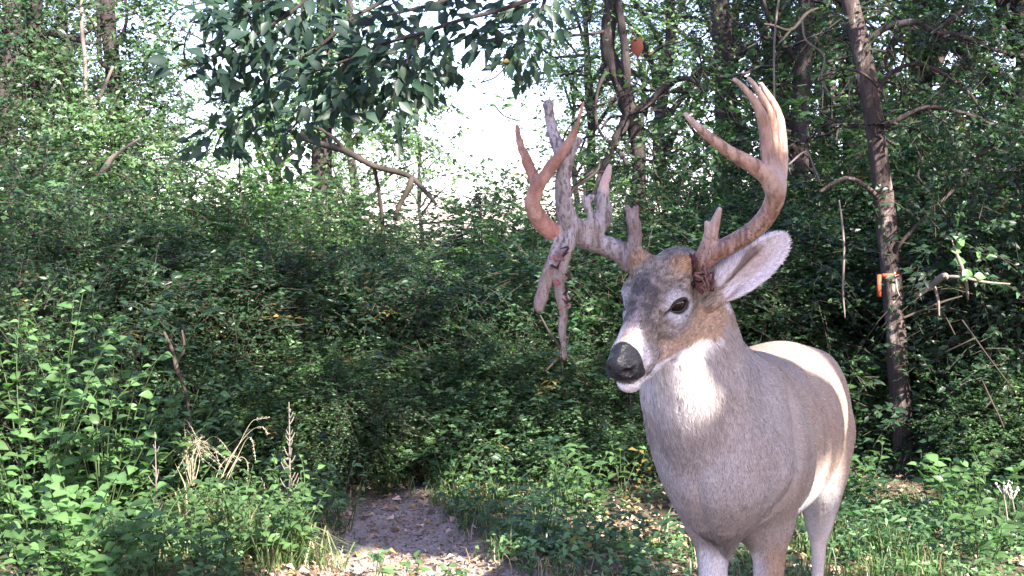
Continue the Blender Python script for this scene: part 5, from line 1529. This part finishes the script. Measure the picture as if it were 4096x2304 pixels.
# ---- hooves
M_HOOF = mat_noise("deer_hoof", [(0, (.02, .016, .014)), (1, (.07, .055, .045))], scale=60, rough=0.5)
for s in (-1, 1):
    c = np.array([.512, 2.86, 0]); el = c + Bs * s * .078 + Bb * .03
    el = el if s > 0 else el + np.array([.020, -.02, 0])
    f0 = np.array([el[0] + .002, el[1] - .025, 0]) - Bb * .035
    h = np.array([.788, 3.54, 0]) + Bs * s * .085 + Bb * .075
    f1 = np.array([h[0] - .02, h[1] - .065, 0]) - Bb * .035
    for base in (f0, f1):
        g = Geo()
        for t in (-1, 1):
            q = base + Bs * t * .013
            g.tube(np.array([q + (0, 0, .045), q - Bb * .016 + (0, 0, .02), q - Bb * .030 + (0, 0, .0)]) - DL, [.013, .018, .016], 10, (.05, .04, .03), res=6)
        link("hoof", g.mesh("deer_hoof", M_HOOF), deer)

# ---- tail
g = Geo()
tb = np.array([.853, 3.745, .83])
g.tube(np.array([tb - Bb * .03, tb + Bb * .03 - (0, 0, .05), tb + Bb * .03 - (0, 0, .15), tb + Bb * .02 - (0, 0, .24)]) - DL, [.025, .04, .035, .008], 12, (.25, .18, .13), res=14)
link("tail", g.mesh("deer_tail", M_COAT), deer)

# ---- antlers
def antler(chains, step, pad=.03, seed=0, k=0.009, bumps=0.0012):
    allp = np.concatenate([np.array([p[:3] for p in ch]) for ch in chains])
    lo, hi = allp.min(0) - pad, allp.max(0) + pad
    fl = Field(*[np.arange(a, b, step) for a, b in zip(lo, hi)], far=0.03)
    for ch in chains:
        ch = np.array(ch)
        fl.chain(ch[:, :3], ch[:, 3], k, n=(len(ch) - 1) * 6 + 1)
    V, F = fl.nets(); V = relax(V, F, 3, .5); N = vert_normals(V, F)
    V = V + N * ((fbm(V * np.array([1, 1, .5]), 150, 3, seed) - .5) * 2 * bumps * 2)[:, None]
    return V, F, N

def pc(rows):
    return [tuple(P(a, b, Y)) + (r * 2.0,) for a, b, Y, r in rows]      # r is a radius in pixels at ~500 px per metre

def pxr(rows):
    return [tuple(P(a, b, Y)) + (w / 2 * Y / FPX,) for a, b, Y, w in rows]  # w is a width in pixels

# right-hand antler in the picture (the buck's left): polished bone
PL = hd(-.066, .047, .075)
R_W = .97
R_CH = [
    pxr([(700, 268, 2.55, 15), (704, 262, 2.545, 17), (712, 254, 2.535, 18), (728, 246, 2.52, 17.5), (747, 235, 2.50, 17), (763, 221, 2.475, 17), (773, 204, 2.45, 17), (776, 190, 2.435, 18), (775, 178, 2.43, 16)]),
    pxr([(702, 262, 2.545, 15), (708, 247, 2.54, 15), (711, 235, 2.53, 12), (715, 223, 2.52, 8), (718.5, 213, 2.515, 4), (720, 208, 2.51, 1.5)]),
    pxr([(711, 240, 2.53, 9), (708, 228, 2.525, 5), (706.5, 222, 2.52, 2)]),
    pxr([(775, 192, 2.43, 17), (769, 178, 2.42, 17), (758, 169, 2.41, 15), (745, 161, 2.40, 13), (731, 153, 2.39, 11), (716, 142, 2.38, 9.5), (700, 129, 2.375, 6.5), (690, 119, 2.37, 3.5), (684, 113, 2.37, 1.2)]),
    pxr([(774, 184, 2.43, 15), (769, 166, 2.43, 12), (766.5, 148, 2.43, 10.5), (765, 132, 2.43, 10), (762, 117, 2.425, 9), (755, 102, 2.42, 6.5), (746, 90, 2.415, 4), (738, 82, 2.41, 2.2), (733, 79, 2.41, 1)]),
    pxr([(777, 184, 2.44, 14), (775, 164, 2.45, 10), (774.5, 142, 2.455, 9.5), (772, 124, 2.455, 9), (768, 110, 2.45, 7.5), (761, 96, 2.445, 5.5), (754, 85, 2.44, 3.5), (748, 77, 2.435, 1.2)]),
    pxr([(776, 192, 2.44, 15), (780.5, 178, 2.445, 11), (782.5, 160, 2.46, 9.5), (782, 140, 2.475, 8.5), (779.5, 122, 2.485, 8.5), (775, 108, 2.485, 7), (769, 97, 2.48, 5), (764, 89, 2.475, 3), (761, 83, 2.47, 1.2)]),
]
R_CH = [[(a, b, c, r * R_W) for (a, b, c, r) in ch] for ch in R_CH]
V, F, N = antler(R_CH, .0022, seed=2, bumps=.0005)
t = fbm(V * np.array([1, 1, .35]), 90, 3, 1)
col = lerp_col(np.tile(np.array([.27, .155, .11]), (len(V), 1)), sm(t, .35, .7), (.42, .28, .21))
hgt = (V[:, 2] - PL[2])
col = lerp_col(col, sm(fbm(V * np.array([1, 1, .6]), 300, 2, 4), .54, .68) * (1 - sm(hgt, .02, .16)) * .85, (.10, .045, .035))      # dark pearls near the base
groove = sm(fbm(V * np.array([1, 1, .12]), 190, 2, 6), .52, .68)
col = lerp_col(col, groove * .75, (.12, .065, .045))
tips = np.minimum.reduce([np.linalg.norm(V - np.array(ch[-1][:3]), axis=1) for ch in R_CH])
col = lerp_col(col, (1 - sm(tips, .0, .06)) * .45, (.62, .50, .44))
M_BONE = mat_attr("antler_bone", rough=0.42, spec=0.45, noise_amt=.16, nscale=320, bump=.5, bscale=260)
a1 = link("antler", mesh_np("antler_bone_mesh", V - DL, F, M_BONE, col), deer)
a1["label"] = "polished brown antler with a fan of upright tines"

# left-hand antler in the picture (the buck's right): grey velvet with bare reddish tines and drop tines
PR = hd(-.066, -.047, .075)
YB = 2.60
V_CH = [
    [tuple(hd(-.062, -.040, .045)) + (.026,)] + pxr([(632, 262, 2.605, 23), (626, 255, 2.61, 22), (614, 249, 2.62, 19), (598, 243, 2.625, 19), (583, 237, 2.62, 22), (573, 228, 2.60, 22), (567, 217, 2.59, 19), (563.5, 202, 2.58, 15.5), (562.5, 185, 2.575, 14), (564, 168, 2.575, 13.5), (563, 155, 2.575, 12)]),
    pxr([(563, 160, 2.575, 12), (558.5, 149, 2.58, 10.5), (553.5, 135, 2.585, 9), (550, 118, 2.59, 8.5), (548.5, 106, 2.59, 7.5), (548.5, 102, 2.59, 5)]),
    pxr([(566, 165, 2.575, 12), (570, 153, 2.575, 9), (575, 145, 2.57, 7), (580.5, 139.5, 2.57, 3.5)]),
    pxr([(575, 144, 2.57, 5), (573, 138, 2.565, 4.5), (569, 139, 2.56, 2)]),
    pxr([(590, 238, 2.62, 18), (597, 226, 2.62, 18), (603, 217, 2.62, 15), (603, 206, 2.62, 13), (601, 198, 2.62, 12)]),
    pxr([(605, 222, 2.62, 12), (606.5, 210, 2.62, 8), (606, 200, 2.62, 6)]),
    pxr([(577, 228, 2.60, 14), (586, 227, 2.605, 9), (591.5, 219, 2.605, 6), (588, 209, 2.60, 5.5), (585.5, 201, 2.60, 4.5), (582, 195.5, 2.60, 2.5)]),
    pxr([(586.5, 203, 2.60, 5), (590, 198, 2.605, 3.5), (592.5, 196, 2.605, 2)]),
    pxr([(634, 258, 2.60, 15), (634.5, 246, 2.59, 13), (635, 232, 2.585, 12), (633, 221, 2.58, 11), (631.5, 214, 2.58, 9)]),
    pxr([(631, 217, 2.58, 6), (628, 210, 2.575, 3.5), (626.5, 206.5, 2.575, 1.5)]),
    pxr([(633, 217, 2.58, 7), (635.5, 210, 2.575, 4), (637.5, 207, 2.575, 1.5)]),
    pxr([(569, 228, 2.60, 16), (561, 243, 2.59, 13), (554.5, 257, 2.585, 12), (549, 272, 2.58, 12), (544.5, 286, 2.58, 11), (541, 299, 2.58, 11), (538.5, 309, 2.58, 7)]),
    pxr([(571, 233, 2.59, 15), (567, 247, 2.58, 13), (564, 260, 2.575, 9), (562.5, 272, 2.57, 7.5), (560.5, 282, 2.57, 5), (562, 294, 2.57, 6), (563.5, 306, 2.57, 7), (563, 320, 2.57, 7.5), (562, 333, 2.57, 6), (563, 341, 2.57, 4), (564.5, 352, 2.572, 2.4), (564, 360, 2.575, 1.5)]),
    pxr([(560, 262, 2.575, 7), (556.5, 276, 2.575, 4), (557, 290, 2.575, 4), (559, 305, 2.575, 3)]),
]
B_CH = [
    pxr([(562, 232, 2.60, 12), (552, 231, 2.595, 16), (541, 222, 2.585, 15.5), (533.5, 208, 2.575, 14), (533.5, 195, 2.57, 12), (541, 181, 2.56, 11), (551.5, 167, 2.55, 10), (562, 153, 2.545, 8), (570, 140, 2.54, 5.5), (575.5, 129, 2.535, 3.2), (579, 119, 2.53, 1.6), (584, 100, 2.53, .8)]),
    pxr([(537, 196, 2.57, 9), (535, 184, 2.575, 8.5), (531.5, 172, 2.58, 8.5), (526.5, 160, 2.585, 7.5), (521, 146, 2.59, 5.5), (518, 133, 2.595, 3.5), (516.8, 124.5, 2.60, 1.4)]),
    pxr([(602.5, 198, 2.62, 8), (603.5, 190, 2.62, 8), (606, 179, 2.62, 6), (608.5, 171, 2.62, 3.5), (610, 165.5, 2.62, 1.4)]),
]
V_CH = [[(a, b, c, r * .92) for (a, b, c, r) in ch] for ch in V_CH]
V, F, N = antler(V_CH + B_CH, .0024, seed=5, bumps=.0016)
def cdist(V, chs):
    d = np.full(len(V), 9.0)
    for ch in chs:
        ch = np.array(ch); q = catmull(ch[:, :3], len(ch) * 6); r = np.interp(np.linspace(0, 1, len(q)), np.linspace(0, 1, len(ch)), ch[:, 3])
        for p, rr in zip(q, r):
            d = np.minimum(d, np.linalg.norm(V - p, axis=1) - rr)
    return d
bone = sm(cdist(V, V_CH) - cdist(V, B_CH), -.003, .006)
t = fbm(V * np.array([1, 1, .4]), 70, 3, 2)
cv = lerp_col(np.tile(np.array([.33, .30, .295]), (len(V), 1)), sm(t, .35, .7), (.47, .44, .45))
dark = sm(fbm(V * np.array([1, 1, .22]), 330, 2, 7), .50, .70)
cv = lerp_col(cv, dark * .80, (.10, .075, .07))
cv = lerp_col(cv, sm(fbm(V, 60, 3, 27), .52, .68) * .35, (.24, .18, .15))
lowz = 1 - sm(V[:, 2], P(560, 262, 2.58)[2], P(560, 236, 2.58)[2])
cv = lerp_col(cv, lowz * .55, (.26, .19, .15))
brow = (V[:, 0] > P(624, 230, 2.6)[0]) * sm(V[:, 2], P(632, 255, 2.6)[2], P(632, 235, 2.6)[2])
cv = lerp_col(cv, brow * .55, (.20, .13, .12))
cv = lerp_col(cv, (1 - sm(np.linalg.norm(V - hd(-.062, -.042, .055), axis=1), .01, .035)) * .8, (.27, .18, .12))
cb = lerp_col(np.tile(np.array([.30, .165, .125]), (len(V), 1)), sm(t, .35, .7), (.43, .27, .215))
pale = 1 - sm(np.linalg.norm(V - np.array(B_CH[2][2][:3]), axis=1), .03, .06)
cb = lerp_col(cb, pale, (.58, .44, .40))
red = 1 - sm(np.linalg.norm(V - np.array(B_CH[0][1][:3]), axis=1), .01, .05)
cb = lerp_col(cb, red * .40, (.46, .17, .15))
col = cv * (1 - bone[:, None]) + cb * bone[:, None]
VEL = (V, F, N, cv, bone)
M_VELVET = mat_attr("antler_velvet", rough=0.9, spec=0.1, noise_amt=.28, nscale=380, bump=.8, bscale=300)
a2 = link("antler", mesh_np("antler_velvet_mesh", V - DL, F, M_VELVET, col), deer)
a2["label"] = "grey velvet antler with bare red tines and two hanging drop tines"

# torn velvet: dark curls at the base of the bare antler, and a wrinkled shred on the drop tine
M_SHRED = mat_attr("velvet_shred", rough=.8, spec=.2, noise_amt=.4, nscale=300, bump=1, bscale=300)
g = Geo()
rr = random.Random(3)
for (a, b, Y, w) in [(694, 262, 2.53, 5), (698, 268, 2.52, 5), (697, 276, 2.515, 5), (703, 281, 2.51, 6), (706, 274, 2.52, 6), (709, 284, 2.515, 5), (700, 285, 2.505, 6), (712, 289, 2.52, 4), (691, 260, 2.525, 6), (694, 267, 2.52, 6), (699, 274, 2.515, 7), (703, 288, 2.505, 6), (707, 279, 2.512, 6), (696, 280, 2.51, 5)]:
    pts = [P(a + rr.uniform(-7, 6), b + rr.uniform(-9, 8), Y + rr.uniform(-.006, .008)) - DL for _ in range(5)]
    g.tube(pts, [.002, w * .0005, w * .0006, w * .0005, .0012], 7, rr.choice([(.045, .018, .018), (.10, .04, .04), (.20, .11, .10), (.03, .015, .015)]), res=16, rough=.3)
s1 = link("velvet_shred", g.mesh("velvet_curls", M_SHRED), a1)
g = Geo()
for k in range(14):
    a, b = 561.5 + rr.uniform(-5, 5), 252 + k * 4.6
    pts = [P(a + rr.uniform(-5, 5), b + rr.uniform(-6, 6), 2.562 + rr.uniform(-.006, .004)) - DL for _ in range(4)]
    g.tube(pts, [.0010, .0028, .0022, .0008], 7, [(.06, .03, .03), (.28, .17, .15), (.38, .12, .13), (.04, .02, .02), (.32, .25, .22)][k % 5], res=12, rough=.3)
s2 = link("velvet_shred", g.mesh("velvet_wrinkles", M_SHRED), a2)

# ---- coat hair: short tapering blades that lie along the body, coloured from the skin beneath
def hair(V, F, N, Cc, flow, count, length, width, lift, seed, mask=None, jitter=.25, bright=.12, grain=.55):
    rg = np.random.default_rng(seed)
    a = V[F[:, 0]]; b = V[F[:, 1]]; c = V[F[:, 2]]; d = V[F[:, 3]]
    area = np.linalg.norm(np.cross(c - a, d - b), axis=1) * .5
    if mask is not None:
        area = area * mask[F].mean(1)
    cum = np.cumsum(area); cum /= cum[-1]
    fi = np.searchsorted(cum, rg.random(count))
    fi = np.minimum(fi, len(F) - 1)
    u, v = rg.random((2, count, 1))
    def bl(A):
        q = A[F[fi]]
        return (q[:, 0] * (1 - u) + q[:, 1] * u) * (1 - v) + (q[:, 3] * (1 - u) + q[:, 2] * u) * v
    p, n, col = bl(V), nrm(bl(N)), bl(Cc)
    fl = flow(p, n)
    fl = fl + rg.normal(0, jitter, fl.shape)
    fl = nrm(fl - n * (fl * n).sum(1, keepdims=True))
    L = (length(p) * rg.uniform(.6, 1.25, count))[:, None]
    W = width * rg.uniform(.6, 1.3, (count, 1))
    side = np.cross(fl, n)
    side = nrm(side + n * rg.normal(0, .35, (count, 1)))
    mid = p + fl * L * .5 + n * L * lift * .7
    tip = p + fl * L + n * L * lift * 1.0
    root = p - n * .0005
    HV = np.stack([root - side * W * .5, root + side * W * .5, mid + side * W * .35, tip, mid - side * W * .35], 1).reshape(-1, 3)
    i = np.arange(count)[:, None] * 5
    T = np.concatenate([i + [0, 1, 2], i + [0, 2, 4], i + [4, 2, 3]])
    k = rg.normal(1, bright, (count, 1)).clip(.45, 1.7)
    k = k * (1 + grain * (vnoise(p, 330, 5) + vnoise(p, 210, 6) - 1.0))[:, None]
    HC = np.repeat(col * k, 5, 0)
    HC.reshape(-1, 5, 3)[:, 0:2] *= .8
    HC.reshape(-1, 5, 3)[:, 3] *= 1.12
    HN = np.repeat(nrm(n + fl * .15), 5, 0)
    return HV, T, np.clip(HC, .008, .9), HN

def coat_flow(p, n):
    h = (p - HO) @ np.stack(HA, 1)
    headw = ((h[:, 0] > -.17) & (np.abs(h[:, 1]) < .11) & (h[:, 2] > -.12) & (h[:, 2] < .13) & (p[:, 1] < 2.7))[:, None]
    neck = sm(p[:, 2], .80, .90)[:, None] * (p[:, 1] < 2.85)[:, None]
    fl = Bb * .9 + np.array([0, 0, -.45]) + p * 0
    fl = fl * (1 - neck) + neck * (np.array([.15, .25, -1.0]))
    leg = sm(-p[:, 2], -.52, -.46)[:, None]
    fl = fl * (1 - leg) + leg * np.array([0, 0, -1.0])
    front = sm(-(p - np.array([.512, 2.86, 0])) @ Bb, .02, .14)[:, None] * (p[:, 2] < .85)[:, None]
    fl = fl * (1 - front * .8) + front * .8 * np.array([.1, .1, -1.0])
    wob = np.stack([fbm(p, 9, 2, k) - .5 for k in (21, 22, 23)], 1) * .9
    fl = fl + wob
    hfl = -Hf * 1.0 + Hl * (h[:, 1:2] * 8) + Hu * .12
    fl = np.where(headw, hfl, fl)
    for (ec, e, w, nn) in (earL, earR):
        q = p - ec
        k = ((np.abs(q @ e) < .10) & (np.abs(q @ w) < .055) & (np.abs(q @ nn) < .05))[:, None]
        fl = np.where(k, e * 1.0 + w * ((q @ w)[:, None] * 18), fl)
    return fl

def coat_len(p):
    h = (p - HO) @ np.stack(HA, 1)
    headw = (h[:, 0] > -.15) & (np.abs(h[:, 1]) < .10) & (h[:, 2] > -.11) & (h[:, 2] < .12) & (p[:, 1] < 2.66)
    L = np.full(len(p), .011)
    L += .008 * sm(p[:, 2], .70, .80) * sm(.5 - p[:, 0], 0, .1)
    L += .018 * ((p[:, 2] > .44) & (p[:, 2] < .56)) * sm(-N_brisket(p), -.05, .02)
    L -= .006 * sm(-p[:, 2], -.45, -.38)
    L = np.where(headw, .0065 + .004 * sm(-h[:, 0], .0, .06), L)
    return L
def N_brisket(p):
    return np.linalg.norm(p[:, :2] - np.array([.462, 2.75]), axis=1) - .05

hmask = 1 - dNose
hh = (dV - HO) @ np.stack(HA, 1)
for s in (-1, 1):
    hmask = hmask * (1 - (np.sqrt((((dV - eye_frame(s)[0]) @ eye_frame(s)[1]) / .028) ** 2 + ((hh[:, 2] - .002) / .016) ** 2) < 1) * (hh[:, 1] * s > .02))
HB = [hair(dV, dF, dN, dC, coat_flow, 190000, coat_len, .0014, .09, 5, hmask * sm(dV[:, 2], .15, .3), bright=.26, grain=.42)]
ear_m = np.zeros(len(dV)); head_m = ((hh[:, 0] > -.16) & (np.abs(hh[:, 1]) < .10) & (np.abs(hh[:, 2]) < .12) & (dV[:, 1] < 2.68)) * hmask
for (ec, e, w, nn) in (earL, earR):
    q = dV - ec
    ear_m = np.maximum(ear_m, ((np.abs(q @ e) < .10) & (np.abs(q @ w) < .055) & (np.abs(q @ nn) < .05)) * 1.0)
HB.append(hair(dV, dF, dN, dC, coat_flow, 45000, coat_len, .0010, .12, 6, head_m, bright=.45, grain=1.1))
HB.append(hair(dV, dF, dN, dC, coat_flow, 9000, lambda p: np.full(len(p), .009), .0007, .15, 8, ear_m, bright=.1))
vm = 1 - VEL[4]
HB.append(hair(VEL[0], VEL[1], VEL[2], VEL[3], lambda p, n: n * 0 + np.array([0, -.2, -.5]), 22000, lambda p: np.full(len(p), .0028), .0005, .7, 9, vm, jitter=.6))
off = 0; HVs, HTs, HCs, HNs = [], [], [], []
for hv, ht, hc, hn in HB:
    HVs.append(hv); HTs.append(ht + off); HCs.append(hc); HNs.append(hn); off += len(hv)
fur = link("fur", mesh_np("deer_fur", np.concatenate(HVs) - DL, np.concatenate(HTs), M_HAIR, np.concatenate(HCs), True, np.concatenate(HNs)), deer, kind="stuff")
# whiskers and hair tuft at the belly
g = Geo()
for k in range(26):
    s = rr.choice((-1, 1)); r0 = hd(.165 + rr.uniform(-.02, .012), s * rr.uniform(.018, .03), -.03 - rr.uniform(0, .02))
    d = nrm(Hf * rr.uniform(.1, .8) + Hl * s * rr.uniform(.3, 1) - Hu * rr.uniform(0, .8))
    g.tube(np.array([r0, r0 + d * .02, r0 + d * .036 - (0, 0, .004)]) - DL, [.0004, .0003, .0001], 3, (.3, .28, .28))
link("whisker", g.mesh("deer_whiskers", M_HAIR), deer, kind="stuff")
g = Geo()
b0 = np.array([.685, 3.04, .515])
for k in range(40):
    q = b0 + np.array([rr.gauss(0, .006), rr.gauss(0, .008), 0])
    g.tube(np.array([q, q + (rr.gauss(0, .004), 0, -.03), q + (rr.gauss(0, .008), 0, -.065)]) - DL, [.001, .0008, .0003], 3, (.42, .33, .25))
link("belly_tuft", g.mesh("deer_belly_tuft", M_HAIR), deer, kind="stuff")
